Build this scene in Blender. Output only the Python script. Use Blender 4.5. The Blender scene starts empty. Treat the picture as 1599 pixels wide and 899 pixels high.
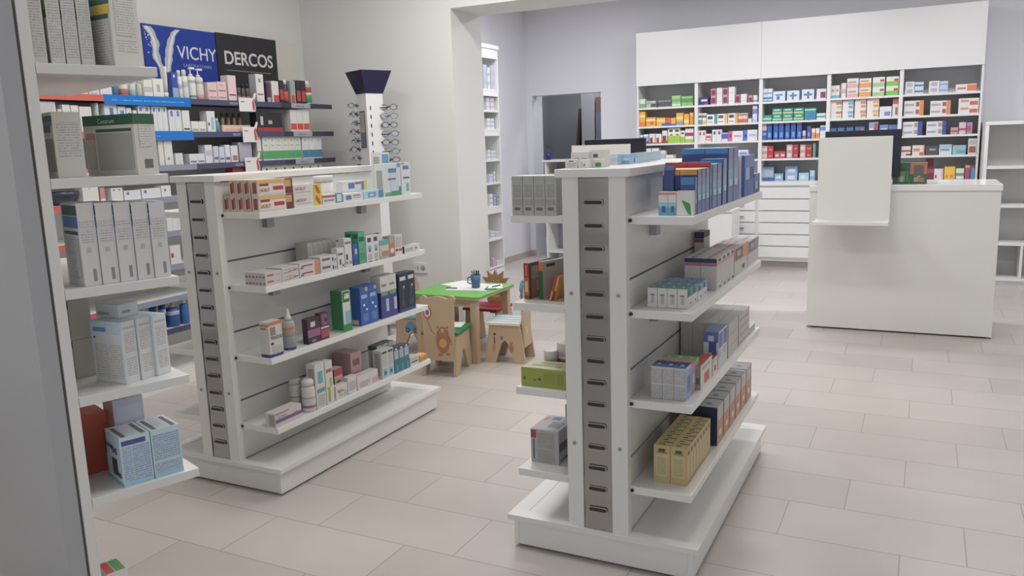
import bpy, math, random
from mathutils import Vector, Matrix
random.seed(7)
C = bpy.context.scene.collection
# ---------------------------------------------------------------- camera
F, PITCH, ROLL, YAW, H = 1273.66, 0.1742, -0.0334, -0.47, 1.412
def basis():
    def w(a, b, d):            # camera-plane direction -> room direction
        c, s = math.cos(ROLL), math.sin(ROLL)
        u = a * c + b * s; v = -a * s + b * c
        X = (u, d * math.cos(PITCH) - v * math.sin(PITCH), -d * math.sin(PITCH) - v * math.cos(PITCH))
        ct, st = math.cos(YAW), math.sin(YAW)
        return Vector((X[0] * ct + X[1] * st, -X[0] * st + X[1] * ct, X[2]))
    return w(1, 0, 0), w(0, 1, 0), w(0, 0, 1)      # right, down, forward
RI, DN, FW = basis()
cd = bpy.data.cameras.new('camera'); cam = bpy.data.objects.new('camera', cd); C.objects.link(cam)
cd.sensor_width = 36; cd.lens = F / 1599 * 36; cd.clip_start = 0.05; cd.clip_end = 60
M3 = Matrix((RI, -DN, -FW)).transposed()
cam.matrix_world = Matrix.Translation((0, 0, H)) @ M3.to_4x4()
bpy.context.scene.camera = cam
# ---------------------------------------------------------------- light
sc = bpy.context.scene
sc.view_settings.view_transform = 'Standard'; sc.view_settings.look = 'None'
sc.view_settings.gamma = 1.0; sc.view_settings.use_curve_mapping = False
sc.view_settings.exposure = 0.0
W = bpy.data.worlds.new('world'); sc.world = W; W.use_nodes = True
W.node_tree.nodes['Background'].inputs[0].default_value = (.80, .86, 1, 1)
W.node_tree.nodes['Background'].inputs[1].default_value = 0.25
CEIL = 3.0
def area(name, loc, sx, sy, power, col, rot=(0, 0, 0)):
    l = bpy.data.lights.new(name, 'AREA'); l.shape = 'RECTANGLE'; l.size = sx; l.size_y = sy
    l.energy = power; l.color = col
    o = bpy.data.objects.new(name, l); C.objects.link(o); o.location = loc; o.rotation_euler = rot
    return o
FRONT_FILL = 32
WARM, COOL = (1, .965, .92), (.93, .94, 1)
LAMPS = [(-2.9, 2.6, 17, WARM), (-.9, 2.4, 14, WARM), (-2.6, 4.3, 20, WARM), (-.7, 4.3, 13, WARM), (1.2, 4.2, 9, WARM), (-2.8, .4, 6, WARM),
         (-3.2, 7.4, 30, COOL), (-1.3, 7.4, 34, COOL), (.7, 7.2, 30, COOL), (-3.6, 10.3, 14, COOL)]  # last one added to brighten the room behind the doorway
for x, y, e, c in LAMPS: area('ceiling_lamp_light', (x, y, CEIL - .06), 1.1, .3, e, c)
area('added_front_fill', (-.1, -2.2, 1.4), 4.5, 2.1, FRONT_FILL, (.93, .96, 1), (math.pi / 2, 0, 0))  # added fill from behind the camera, brightens faces turned towards it
# ---------------------------------------------------------------- room <-> picture helpers (points on real planes)
def solve(fix, axis, px=None, py=None):
    """the coordinate along `axis` at which the point fix projects to column px or row py"""
    def lin(p):
        d = Vector(p) - Vector((0, 0, H)); z = d.dot(FW)
        return F * d.dot(RI) - (px - 799.5) * z if px is not None else F * d.dot(DN) - (py - 449.5) * z
    a = list(fix); a[axis] = 0; b = list(fix); b[axis] = 1
    fa, fb = lin(a), lin(b)
    return -fa / (fb - fa)
# ---------------------------------------------------------------- materials
MATS = {}
def mat(name, col, rough=.5, metal=0, emit=0, spec=None, bump=0):
    if name in MATS: return MATS[name]
    m = bpy.data.materials.new(name); m.use_nodes = True
    nt = m.node_tree; b = nt.nodes['Principled BSDF']
    b.inputs['Base Color'].default_value = (*col, 1); b.inputs['Roughness'].default_value = rough
    b.inputs['Metallic'].default_value = metal
    if spec is not None: b.inputs['Specular IOR Level'].default_value = spec
    if emit:
        b.inputs['Emission Color'].default_value = (*col, 1); b.inputs['Emission Strength'].default_value = emit
    if bump:
        n = nt.nodes.new('ShaderNodeTexNoise'); n.inputs['Scale'].default_value = 60
        u = nt.nodes.new('ShaderNodeBump'); u.inputs['Strength'].default_value = bump; u.inputs['Distance'].default_value = .002
        nt.links.new(n.outputs['Fac'], u.inputs['Height']); nt.links.new(u.outputs[0], b.inputs['Normal'])
    MATS[name] = m; return m
def s2l(h):
    h = h.lstrip('#'); r = [int(h[i:i+2], 16) / 255 for i in (0, 2, 4)]
    return tuple((x / 12.92 if x < .04045 else ((x + .055) / 1.055) ** 2.4) for x in r)
def hexm(h, rough=.45):
    c = s2l(h); l = sum(c) / 3
    return mat('print_' + h.lstrip('#'), tuple(.87 * x + .13 * l + .012 for x in c), rough)  # washed out and lifted: a veil of haze mixed into the colour
WHITE = mat('white_melamine', (.80, .795, .775), .28)
WALLM = mat('painted_plaster', (.76, .76, .75), .85, bump=.15)
WALLR = mat('painted_plaster_cool', (.76, .76, .80), .85, bump=.15)
CEILM = mat('ceiling_paint', (.85, .85, .84), .9)
STEEL = mat('polished_steel', (.42, .415, .41), .16, 1)
DARK = mat('dark_slot', (.035, .03, .03), .6)
GREYM = mat('grey_metal', (.33, .34, .35), .4, .6)
GAP = mat('slat_groove', (.16, .17, .20), .5, .3)
WOOD = mat('birch_plywood', s2l('#bea68b'), .55)
def node(nt, t, **k):
    n = nt.nodes.new(t)
    for a, v in k.items(): setattr(n, a, v)
    return n
def mth(nt, op, a, b=None):
    n = node(nt, 'ShaderNodeMath', operation=op)
    for i, v in enumerate((a, b)):
        if v is None: continue
        if hasattr(v, 'links') or hasattr(v, 'is_linked'): nt.links.new(v, n.inputs[i])
        else: n.inputs[i].default_value = v
    return n.outputs[0]
def tile_material():
    m = bpy.data.materials.new('floor_tiles'); m.use_nodes = True; nt = m.node_tree; b = nt.nodes['Principled BSDF']
    g = node(nt, 'ShaderNodeNewGeometry'); s = node(nt, 'ShaderNodeSeparateXYZ'); nt.links.new(g.outputs['Position'], s.inputs[0])
    TW, TL = .3, .6
    r = mth(nt, 'DIVIDE', mth(nt, 'SUBTRACT', s.outputs['Y'], 2.857), TW)
    row = mth(nt, 'FLOOR', r); fr = mth(nt, 'FRACT', r)
    c = mth(nt, 'SUBTRACT', mth(nt, 'DIVIDE', mth(nt, 'ADD', s.outputs['X'], .415), TL), mth(nt, 'MULTIPLY', row, 1 / 3))
    col = mth(nt, 'FLOOR', c); fc = mth(nt, 'FRACT', c)
    def edge(f, w): return mth(nt, 'LESS_THAN', mth(nt, 'SUBTRACT', .5, mth(nt, 'ABSOLUTE', mth(nt, 'SUBTRACT', f, .5))), w)
    gr = mth(nt, 'MAXIMUM', edge(fr, .0022 / TW), edge(fc, .0022 / TL))
    v = node(nt, 'ShaderNodeCombineXYZ'); nt.links.new(row, v.inputs[0]); nt.links.new(col, v.inputs[1])
    wn = node(nt, 'ShaderNodeTexWhiteNoise', noise_dimensions='3D'); nt.links.new(v.outputs[0], wn.inputs['Vector'])
    no = node(nt, 'ShaderNodeTexNoise'); no.inputs['Scale'].default_value = 2.2; no.inputs['Detail'].default_value = 6
    nt.links.new(g.outputs['Position'], no.inputs['Vector'])
    f = mth(nt, 'ADD', mth(nt, 'MULTIPLY', wn.outputs['Value'], .35), mth(nt, 'MULTIPLY', no.outputs['Fac'], .65))
    cr = node(nt, 'ShaderNodeValToRGB'); cr.color_ramp.elements[0].color = (.49, .45, .42, 1); cr.color_ramp.elements[1].color = (.58, .535, .505, 1)
    cr.color_ramp.elements[0].position = .25; cr.color_ramp.elements[1].position = .8
    nt.links.new(f, cr.inputs[0])
    mx = node(nt, 'ShaderNodeMix', data_type='RGBA'); nt.links.new(gr, mx.inputs['Factor'])
    nt.links.new(cr.outputs[0], mx.inputs['A']); mx.inputs['B'].default_value = (.33, .30, .275, 1)
    nt.links.new(mx.outputs['Result'], b.inputs['Base Color'])
    b.inputs['Roughness'].default_value = .34
    n2 = node(nt, 'ShaderNodeTexNoise'); n2.inputs['Scale'].default_value = 9; nt.links.new(g.outputs['Position'], n2.inputs['Vector'])
    bu = node(nt, 'ShaderNodeBump'); bu.inputs['Strength'].default_value = .08; bu.inputs['Distance'].default_value = .004
    nt.links.new(mth(nt, 'SUBTRACT', n2.outputs['Fac'], gr), bu.inputs['Height']); nt.links.new(bu.outputs[0], b.inputs['Normal'])
    return m
def text_material(name, bg, ink, pitch=.008, scale=260):
    """small print: broken rows of ink"""
    m = bpy.data.materials.new(name); m.use_nodes = True; nt = m.node_tree; b = nt.nodes['Principled BSDF']; b.inputs['Roughness'].default_value = .5
    tc = node(nt, 'ShaderNodeTexCoord'); s = node(nt, 'ShaderNodeSeparateXYZ'); nt.links.new(tc.outputs['Object'], s.inputs[0])
    r = mth(nt, 'DIVIDE', s.outputs['Z'], pitch)
    on = mth(nt, 'LESS_THAN', mth(nt, 'FRACT', r), .5)
    cb = node(nt, 'ShaderNodeCombineXYZ'); nt.links.new(mth(nt, 'MULTIPLY', mth(nt, 'ADD', s.outputs['X'], s.outputs['Y']), scale), cb.inputs[0])
    nt.links.new(mth(nt, 'MULTIPLY', mth(nt, 'FLOOR', r), 7.3), cb.inputs[1])
    no = node(nt, 'ShaderNodeTexNoise'); no.inputs['Scale'].default_value = 1; no.inputs['Detail'].default_value = 1; nt.links.new(cb.outputs[0], no.inputs['Vector'])
    k = mth(nt, 'MULTIPLY', on, mth(nt, 'GREATER_THAN', no.outputs['Fac'], .45))
    mx = node(nt, 'ShaderNodeMix', data_type='RGBA'); nt.links.new(k, mx.inputs['Factor'])
    mx.inputs['A'].default_value = (*bg, 1); mx.inputs['B'].default_value = (*ink, 1)
    nt.links.new(mx.outputs['Result'], b.inputs['Base Color']); MATS[name] = m; return m
TILE = tile_material()
# ---------------------------------------------------------------- mesh helpers
class MB:
    """collects boxes, prisms, lathes and quads of several materials; build() links them as ONE mesh object"""
    def __init__(s): s.v = []; s.f = []; s.m = []; s.mats = []; s.sm = []
    def mi(s, m):
        if m not in s.mats: s.mats.append(m)
        return s.mats.index(m)
    def face(s, pts, m, smooth=False):
        n = len(s.v); s.v += [tuple(p) for p in pts]; s.f.append(tuple(range(n, n + len(pts)))); s.m.append(s.mi(m)); s.sm.append(smooth)
    def box(s, x0, y0, z0, x1, y1, z1, m, rot=0, c=None):
        if x0 > x1: x0, x1 = x1, x0
        if y0 > y1: y0, y1 = y1, y0
        if z0 > z1: z0, z1 = z1, z0
        P = [(x, y, z) for z in (z0, z1) for x, y in ((x0, y0), (x1, y0), (x1, y1), (x0, y1))]
        if rot:
            cx, cy = c if c else ((x0 + x1) / 2, (y0 + y1) / 2); k, q = math.cos(rot), math.sin(rot)
            P = [(cx + (x - cx) * k - (y - cy) * q, cy + (x - cx) * q + (y - cy) * k, z) for x, y, z in P]
        n = len(s.v); s.v += P; i = s.mi(m)
        for f in ((0, 3, 2, 1), (4, 5, 6, 7), (0, 1, 5, 4), (1, 2, 6, 5), (2, 3, 7, 6), (3, 0, 4, 7)):
            s.f.append(tuple(n + a for a in f)); s.m.append(i); s.sm.append(False)
        return s
    def prism(s, pts, axis, a, b, m):
        """outline pts (2D) extruded along axis 0/1/2 from a to b"""
        def P(p, t):
            q = [p[0], p[1]]; q.insert(axis, t); return tuple(q)
        n = len(s.v); k = len(pts); s.v += [P(p, a) for p in pts] + [P(p, b) for p in pts]; i = s.mi(m)
        s.f.append(tuple(range(n, n + k))); s.f.append(tuple(range(n + 2 * k - 1, n + k - 1, -1)))
        for j in range(k): s.f.append((n + j, n + k + j, n + k + (j + 1) % k, n + (j + 1) % k))
        s.m += [i] * (k + 2); s.sm += [False] * (k + 2); return s
    def lathe(s, x, y, prof, m, n=14, sx=1, sy=1):
        b = len(s.v); i = s.mi(m)
        for r, z in prof:
            for j in range(n):
                a = 2 * math.pi * j / n; s.v.append((x + r * sx * math.cos(a), y + r * sy * math.sin(a), z))
        for k in range(len(prof) - 1):
            for j in range(n):
                s.f.append((b + k * n + j, b + k * n + (j + 1) % n, b + (k + 1) * n + (j + 1) % n, b + (k + 1) * n + j)); s.m.append(i); s.sm.append(True)
        s.f.append(tuple(b + j for j in range(n))[::-1]); s.m.append(i); s.sm.append(False)
        t = b + (len(prof) - 1) * n; s.f.append(tuple(t + j for j in range(n))); s.m.append(i); s.sm.append(False)
        return s
    def tube(s, pts, r, m, n=6):
        pts = [Vector(p) for p in pts]; b = len(s.v); i = s.mi(m)
        for k, p in enumerate(pts):
            d = (pts[min(k + 1, len(pts) - 1)] - pts[max(k - 1, 0)]).normalized()
            u = d.cross(Vector((0, 0, 1))); u = u.normalized() if u.length > 1e-3 else Vector((1, 0, 0)); w = d.cross(u)
            for j in range(n):
                a = 2 * math.pi * j / n; s.v.append(tuple(p + u * math.cos(a) * r + w * math.sin(a) * r))
        for k in range(len(pts) - 1):
            for j in range(n):
                s.f.append((b + k * n + j, b + k * n + (j + 1) % n, b + (k + 1) * n + (j + 1) % n, b + (k + 1) * n + j)); s.m.append(i); s.sm.append(True)
        s.f.append(tuple(b + j for j in range(n))); s.f.append(tuple(b + (len(pts) - 1) * n + j for j in range(n))[::-1]); s.m += [i, i]; s.sm += [False, False]
        return s
    def build(s, name, parent=None, loc=None, bevel=0):
        me = bpy.data.meshes.new(name); off = Vector(loc) if loc is not None else Vector((0, 0, 0))
        me.from_pydata([tuple(Vector(v) - off) for v in s.v], [], s.f)
        for m in s.mats: me.materials.append(m)
        me.polygons.foreach_set('material_index', s.m); me.polygons.foreach_set('use_smooth', s.sm); me.update()
        o = bpy.data.objects.new(name, me); C.objects.link(o)
        if parent: o.parent = parent
        elif loc is not None: o.location = loc
        if bevel:
            b = o.modifiers.new('bevel', 'BEVEL'); b.width = bevel; b.segments = 2; b.limit_method = 'ANGLE'
        return o
def pieces(name, parent, boxes, m, loc=None, bevel=0):
    return [MB().box(*b, m).build(name, parent, loc=loc, bevel=bevel) for b in boxes]
def tag(o, label, cat, group=None, kind=None):
    if label: o['label'] = label
    if cat: o['category'] = cat
    if group: o['group'] = group
    if kind: o['kind'] = kind
    return o
def empty(name, loc, label, cat, group=None, rz=0):
    o = bpy.data.objects.new(name, None); C.objects.link(o); o.location = loc; o.rotation_euler.z = rz; o.empty_display_size = .1
    return tag(o, label, cat, group)
def struct(name, mb, bevel=0):
    o = mb.build(name, bevel=bevel); o['kind'] = 'structure'; return o
def textobj(name, s, size, m, parent, loc, face, ext=.001, sx=1, label=None, align='LEFT', bold=0):
    """lettering as a mesh; face 'x' reads along +y on a wall facing +x, face 'y' reads along +x facing -y"""
    cu = bpy.data.curves.new(name, 'FONT'); cu.body = s; cu.size = size; cu.extrude = ext; cu.align_x = align; cu.offset = bold
    t = bpy.data.objects.new(name, cu); C.objects.link(t); dg = bpy.context.evaluated_depsgraph_get(); dg.update()
    me = bpy.data.meshes.new_from_object(t.evaluated_get(dg)); bpy.data.objects.remove(t)
    R = Matrix(((1, 0, 0), (0, 0, -1), (0, 1, 0))) if face == 'y' else Matrix(((0, 0, 1), (1, 0, 0), (0, 1, 0)))
    me.transform(R.to_4x4() @ Matrix.Diagonal((sx, 1, 1, 1)))
    me.materials.clear(); me.materials.append(m)
    o = bpy.data.objects.new(name, me); C.objects.link(o); o.parent = parent; o.location = loc
    if label: o['label'] = label
    return o
# ================================================================ room shell
XW, YM, YM2, XR, YB, XL2 = -4.5, 5.3, 5.75, 2.6, 9.35, -4.46
struct('floor', MB().box(XW - .2, -2.2, -.1, XR + .2, 12.6, 0, TILE))
struct('ceiling', MB().box(XW - .2, -2.2, CEIL, XR + .2, 12.6, CEIL + .1, CEILM))
struct('wall_left', MB().box(XW - .15, -2.0, 0, XW, YM, CEIL, WALLM))
struct('wall_right', MB().box(XR, -2.0, 0, XR + .15, YB, CEIL, WALLM))
mb = MB(); mb.box(XW - .15, -2.15, 0, -2.4, -2.0, CEIL, WALLM); mb.box(2.2, -2.15, 0, XR + .15, -2.0, CEIL, WALLM)
mb.box(-2.4, -2.15, 2.5, 2.2, -2.0, CEIL, WALLM); mb.box(-2.4, -2.15, 0, 2.2, -2.0, .3, WALLM); struct('wall_front', mb)
ALU = mat('added_window_alu', (.55, .55, .56), .4, .5)
mb = MB()
for x in (-2.4, -.92, .62, 2.15): mb.box(x, -2.12, .3, x + .05, -2.04, 2.5, ALU)
mb.box(-2.4, -2.12, .3, 2.2, -2.04, .35, ALU); mb.box(-2.4, -2.12, 2.45, 2.2, -2.04, 2.5, ALU); struct('added_window_1', mb)  # added window, out of view, goes with the front fill light
mm = MB(); mm.box(XW - .15, YM, 0, -3.115, YM2 - .15, CEIL, WALLM); mm.box(-3.115, YM, 2.39, XR, YM2, CEIL, WALLM)
mm.box(XW - .15, YM2 - .15, 0, -3.115, YM2, CEIL, WALLM)
struct('wall_middle', mm)
struct('wall_rear_left', MB().box(XL2 - .15, YM2, 0, XL2, YB, CEIL, WALLR))
DX0, DX1, DZ = -4.385, -3.485, 1.99
mb = MB(); mb.box(XL2 - .15, YB, 0, DX0, YB + .3, CEIL, WALLR); mb.box(DX1, YB, 0, XR + .15, YB + .15, CEIL, WALLR); mb.box(DX0, YB, DZ, DX1, YB + .15, CEIL, WALLR)
struct('wall_back', mb)
BASEM = mat('skirting_tile', s2l('#b8a9a2'), .4)
struct('baseboard_rear_left', MB().box(XL2, YM2, 0, XL2 + .012, YB, .075, BASEM))
mb = MB(); mb.box(XL2, YB - .012, 0, DX0, YB, .075, BASEM); mb.box(DX1, YB - .012, 0, -3.0, YB, .075, BASEM); struct('baseboard_back', mb)
struct('baseboard_middle', MB().box(XW, YM - .012, 0, -3.115, YM, .075, BASEM))
struct('baseboard_left', MB().box(XW, -2, 0, XW + .012, YM, .075, BASEM))
# room behind the doorway
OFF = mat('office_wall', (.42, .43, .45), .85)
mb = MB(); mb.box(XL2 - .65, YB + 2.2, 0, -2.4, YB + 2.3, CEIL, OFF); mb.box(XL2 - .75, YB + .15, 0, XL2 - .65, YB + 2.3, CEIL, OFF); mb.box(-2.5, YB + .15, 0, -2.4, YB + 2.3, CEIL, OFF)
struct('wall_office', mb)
# ================================================================ gondolas
G = dict(D=.339, L=1.257, hb=.121, S=.308, v0=.038, v1=1.22, T=.125, t1=1.09, zt=1.329, W=.106, m=.050)
SZ = [1.179, .881, .583, .285]
def screw(u, v, z, ax, m):
    b = MB(); n = 10; p = [(math.cos(2 * math.pi * j / n) * .006, math.sin(2 * math.pi * j / n) * .006) for j in range(n)]
    if ax == 1: b.prism([(u + a, z + c) for a, c in p], 1, v, v - .004, m)
    else: b.prism([(v + a, z + c) for a, c in p], 0, u, u + .004, m)
    return b
def gondola(x, y, label):
    g = empty('gondola_shelf', (x, y, 0), label, 'shelving', 'double sided gondola shelves')
    D, L, hb, S, v0, v1, T, t1, zt, Wd, m = [G[k] for k in 'D L hb S v0 v1 T t1 zt W m'.split()]
    b = MB(); e = .018                                     # plinth: deck, end and side boards, dark toe gap
    b.box(-D, 0, hb - .018, D, L, hb, WHITE)
    b.box(-D + e, e, .008, D - e, L - e, hb - .018, WHITE)
    b.box(-D + .04, .04, 0, D - .04, L - .04, .008, DARK)
    for s in (-1, 1): b.box(s * (D - e) - (.018 if s > 0 else 0), e - .003, .008, s * (D - e) + (.018 if s < 0 else 0), e + .001, hb - .018, WHITE)
    b.build('plinth', g, bevel=.0015)
    pieces('deck_rim', g, [(-D, 0, hb, -D + .06, L, hb + .001), (D - .06, 0, hb, D, L, hb + .001), (-D + .06, 0, hb, D - .06, .05, hb + .001), (-D + .06, L - .05, hb, D - .06, L, hb + .001)], WHITE)
    p = MB(); p.box(-Wd, .01, hb, -m, .045, zt - .026, WHITE).box(m, .01, hb, Wd, .045, zt - .026, WHITE).box(-m - .001, .022, hb, m + .001, .045, zt - .026, WHITE)
    p.build('end_post', g)
    pieces('rear_post', g, [(-Wd + .01, L - .15, hb, Wd - .01, L - .12, zt - .026)], WHITE)
    st = MB()
    n = 16; p0 = .955; pitch = (zt - hb) / n               # steel strip with oval slots
    ztop = zt - .03
    hs = [1.224 - i * .0735 for i in range(15)]
    zs = [hb + .002]
    sw, sh = .030, .0055
    def oval(cz):
        pts = []
        for j in range(7): a = -math.pi / 2 + math.pi * j / 6; pts.append((sw - sh + sh * math.cos(a), cz + sh * math.sin(a)))
        for j in range(7): a = math.pi / 2 + math.pi * j / 6; pts.append((-sw + sh + sh * math.cos(a), cz + sh * math.sin(a)))
        return pts
    yf = .012
    wav = [math.sin(i * 1.7) * .0012 for i in range(40)]
    rows = 2 * n + 2; zz = [ztop - (ztop - hb) * k / (rows * 2) for k in range(rows * 2 + 1)]
    for k in range(len(zz) - 1):                          # gently buckled sheet so that it mirrors in waves
        a, c = zz[k], zz[k + 1]; fa = yf + .0009 * math.sin(a * 42 + .4); fc = yf + .0009 * math.sin(c * 42 + .4)
        st.face([(-m + .001, fa, a), (-m + .001, fc, c), (m - .001, fc, c), (m - .001, fa, a)], STEEL, True)
    st.face([(-m + .001, yf + .008, ztop), (-m + .001, yf + .008, hb), (m - .001, yf + .008, hb), (m - .001, yf + .008, ztop)], STEEL)
    sto = st.build('steel_strip', g)
    pieces('strip_edge', g, [(-m - .001, .0095, hb, -m + .002, .012, zt - .026), (m - .002, .0095, hb, m + .001, .012, zt - .026)], GREYM)
    for cz in hs:
        ob = MB(); ov = oval(cz)
        rimp = [(a * 1.12, cz + (c - cz) * 1.75) for a, c in ov]
        ob.prism(rimp, 1, .0105, .0075, STEEL); ob.prism(ov, 1, .0075, .0062, DARK)
        ob.build('slot', sto)
    lv = [hb, .38, .678, .976, zt - .026]                 # core panels on both sides with horizontal grooves
    for s in (-1, 1):
        xs = s * (Wd - .004)
        pieces('core_panel', g, [(xs, .045, lv[k] + .004, xs - s * .014, L - .15, lv[k + 1] - .004) for k in range(4)], WHITE)
        pieces('groove', g, [(xs - s * .004, .045, lv[k] - .004, xs - s * .014, L - .15, lv[k] + .004) for k in range(1, 4)], GAP)
    tb = MB(); tb.box(-T, -.004, zt - .026, T, t1, zt, WHITE); tb.build('top_board', g, bevel=.0015)
    for z in SZ:
        for s in (-1, 1):
            b = MB(); b.box(s * (Wd - .004), v0, z - .026, s * S, v1, z, WHITE)
            sh_ = b.build('shelf', g, bevel=.0015)
            pieces('bracket', sh_, [(s * (Wd - .004), yy, z - .085, s * (Wd + .022), yy + .045, z - .026) for yy in (.265, .93)], GREYM)
            screw(s * (Wd + .006), v0, z - .013, 1, DARK).build('screw', sh_)
    for s in (-1, 1):
        for z in (.93, .42): screw(s * .080, .010, z, 1, GREYM).build('cap', g)
    return g
RX, RY = -.9277, 2.399
LX, LY = -2.6517, 2.394
gR = gondola(RX, RY, 'white gondola shelf standing alone in the right foreground')
gL = gondola(LX, LY, 'white gondola shelf in front of the painted children\'s table')
# ================================================================ counters
def counter(x0, x1, label, px0, px1):
    y0 = 6.27; g = empty('sales_counter', ((x0 + x1) / 2, y0, 0), label, 'counter', 'white sales counters'); o = g.location
    def P(mb, n, bv=.002): return mb.build(n, g, loc=o, bevel=bv)
    P(MB().box(x0, y0, .012, x1, y0 + .02, 1.005, WHITE), 'front_panel')
    pieces('side_panel', g, [(x0, y0 + .02, .012, x0 + .02, y0 + .6, 1.005), (x1 - .02, y0 + .02, .012, x1, y0 + .6, 1.005)], WHITE, o)
    P(MB().box(x0 + .03, y0 + .03, 0, x1 - .03, y0 + .55, .012, DARK), 'foot_rail', 0)
    P(MB().box(x0 - .006, y0 - .012, 1.005, x1 + .006, y0 + .63, 1.048, mat('gloss_white', (.86, .86, .85), .12)), 'worktop', .004)
    P(MB().box(x0 + .02, y0 + .05, .5, x1 - .02, y0 + .58, .518, WHITE), 'inner_shelf')
    b = MB(); yp = y0 - .16
    h = empty('bag_ledge', ((px0 + px1) / 2, yp, .80), 'white upright board with a ledge hung in front of the ' + ('right' if x1 > 0 else 'left') + ' counter', 'board', 'boards on the sales counters'); oo = h.location
    MB().box(px0, yp, .815, px1, yp + .018, 1.385, WHITE).build('board', h, loc=oo, bevel=.0015)
    MB().box(px0 - .005, yp - .21, .80, px1, yp + .018, .822, WHITE).build('ledge', h, loc=oo, bevel=.002)
    pieces('arm', h, [(px0 + .04, yp + .018, .82, px0 + .07, y0 - .001, .98), (px1 - .07, yp + .018, .82, px1 - .04, y0 - .001, .98)], WHITE, oo)
    BL = mat('black_plastic', (.012, .013, .025), .3)
    mo = empty('monitor', ((px0 + px1) / 2 + .02, y0 + .1, 1.048), 'black screen standing on the ' + label[0:0] + ('right' if x1 > 0 else 'left') + ' sales counter behind the board', 'screen', 'screens on the sales counters'); mo_ = mo.location
    MB().box(px0 + .015, y0 + .08, 1.10, px1 + .045, y0 + .12, 1.428, BL).build('screen_housing', mo, loc=mo_, bevel=.004)
    cx = (px0 + px1) / 2
    MB().box(cx - .02, y0 + .12, 1.05, cx + .04, y0 + .15, 1.25, BL).box(cx - .1, y0 + .06, 1.048, cx + .12, y0 + .24, 1.058, BL).build('stand', mo, loc=mo_)
    return g
counter(-.74, .456, 'white sales counter on the right with green gift boxes', -.672, -.204)
counter(-2.56, -1.66, 'white sales counter on the left, mostly behind the gondola', -2.53, -2.045)
# ================================================================ back wall pharmacy shelving
YC = 9.0; BX = [-2.925, -2.258, -1.578, -.911, -.249, .444]
KZ = []          # shelf levels filled in below
def cabinet(i):
    x0, x1 = BX[i], BX[i + 1]; nm = ['leftmost', 'second from left', 'middle', 'second from right', 'rightmost'][i]
    g = empty('medicine_cabinet', ((x0 + x1) / 2, YC, 0), 'white tall medicine cabinet on the back wall, ' + nm + ' of five', 'cabinet', 'five medicine cabinets on the back wall'); o = g.location
    def P(mb, n, bv=0, par=None): return mb.build(n, par or g, loc=o if par is None else None, bevel=bv)
    yb = YB - .003
    pieces('side_panel', g, [(x0, YC, .936, x0 + .018, yb, 2.565), (x1 - .018, YC, .936, x1, yb, 2.565)], WHITE, o)
    P(MB().box(x0 + .018, yb - .01, .936, x1 - .018, yb, 2.0, mat('grey_back', (.80, .80, .81), .6)), 'back_panel')
    P(MB().box(x0, YC - .016, 2.0, x1 - (.0015 if i == 1 else 0), YC, 2.568, WHITE), 'header_board')
    for z in KZ: P(MB().box(x0 + .018, YC + .004, z - .02, x1 - .018, yb - .01, z, WHITE), 'shelf')
    P(MB().box(x0, YC - .1, .898, x1, yb, .936, WHITE), 'counter_board')
    P(MB().box(x0, YC - .08, .1, x1, yb, .898, WHITE), 'carcass')
    P(MB().box(x0, YC - .04, 0, x1, yb, .1, mat('toe_kick', s2l('#b5aca6'), .4)), 'toe_kick')
    n = 6; zt = .882; zb = .135; hh = (zt - zb) / n
    for k in range(n):
        cols = [(x0 + .018, x1 - .018)] if i != 1 else [(x0 + .018, x0 + .32), (x0 + .36, x1 - .018)]
        for c0, c1 in cols:
            P(MB().box(c0, YC - .1, zb + k * hh + .006, c1, YC - .082, zb + (k + 1) * hh - .006, WHITE), 'drawer', .001)
            if i == 1:
                hz = zb + (k + .5) * hh; hm = mat('handle_grey', (.08, .08, .09), .35, .6)
                hb_ = MB(); hb_.box((c0+c1)/2 - .036, YC - .118, hz - .004, (c0+c1)/2 + .035, YC - .112, hz + .004, hm)
                for q in (-.033, .027): hb_.box((c0+c1)/2 + q, YC - .114, hz - .004, (c0+c1)/2 + q + .006, YC - .1, hz + .004, hm)
                P(hb_, 'handle')
    return g
for px, py in ((1295, 153.7), (1295, 186), (1189, 219), (1189, 248)):
    x = solve((0, YC, 1.6), 0, px=px); KZ.append(solve((x, YC, 0), 2, py=py))
print('KZ', KZ)
for i in range(5): cabinet(i)
# open cabinet at the right
def open_cabinet():
    x0, x1, y0 = .462, 1.9, 8.56; g = empty('open_shelf_cabinet', ((x0 + x1) / 2, y0, 0), 'low white empty shelf cabinet at the right edge behind the counter', 'cabinet'); o = g.location
    def P(mb, n): return mb.build(n, g, loc=o, bevel=.001)
    zt = 1.44; yb = YB - .002
    pieces('side_panel', g, [(x0, y0, 0, x0 + .03, yb, zt), (x1 - .03, y0, 0, x1, yb, zt)], WHITE, o)
    P(MB().box(x0, y0 - .004, zt, x1, yb, zt + .03, WHITE), 'top_board')
    gb = mat('grey_back2', (.60, .60, .59), .6); P(MB().box(x0 + .03, y0 + .3, .06, x1 - .03, y0 + .31, zt, gb), 'back_panel')
    for z in (1.075, .728, .385, .06): P(MB().box(x0 + .03, y0 + .004, z - .025, x1 - .03, y0 + .3, z, WHITE), 'shelf')
    P(MB().box(x0 + .03, y0 + .02, 0, x1 - .03, y0 + .3, .035, WHITE), 'plinth')
    P(MB().box(.80, y0 + .006, .06, .82, y0 + .3, .36, WHITE), 'divider')
open_cabinet()
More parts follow.
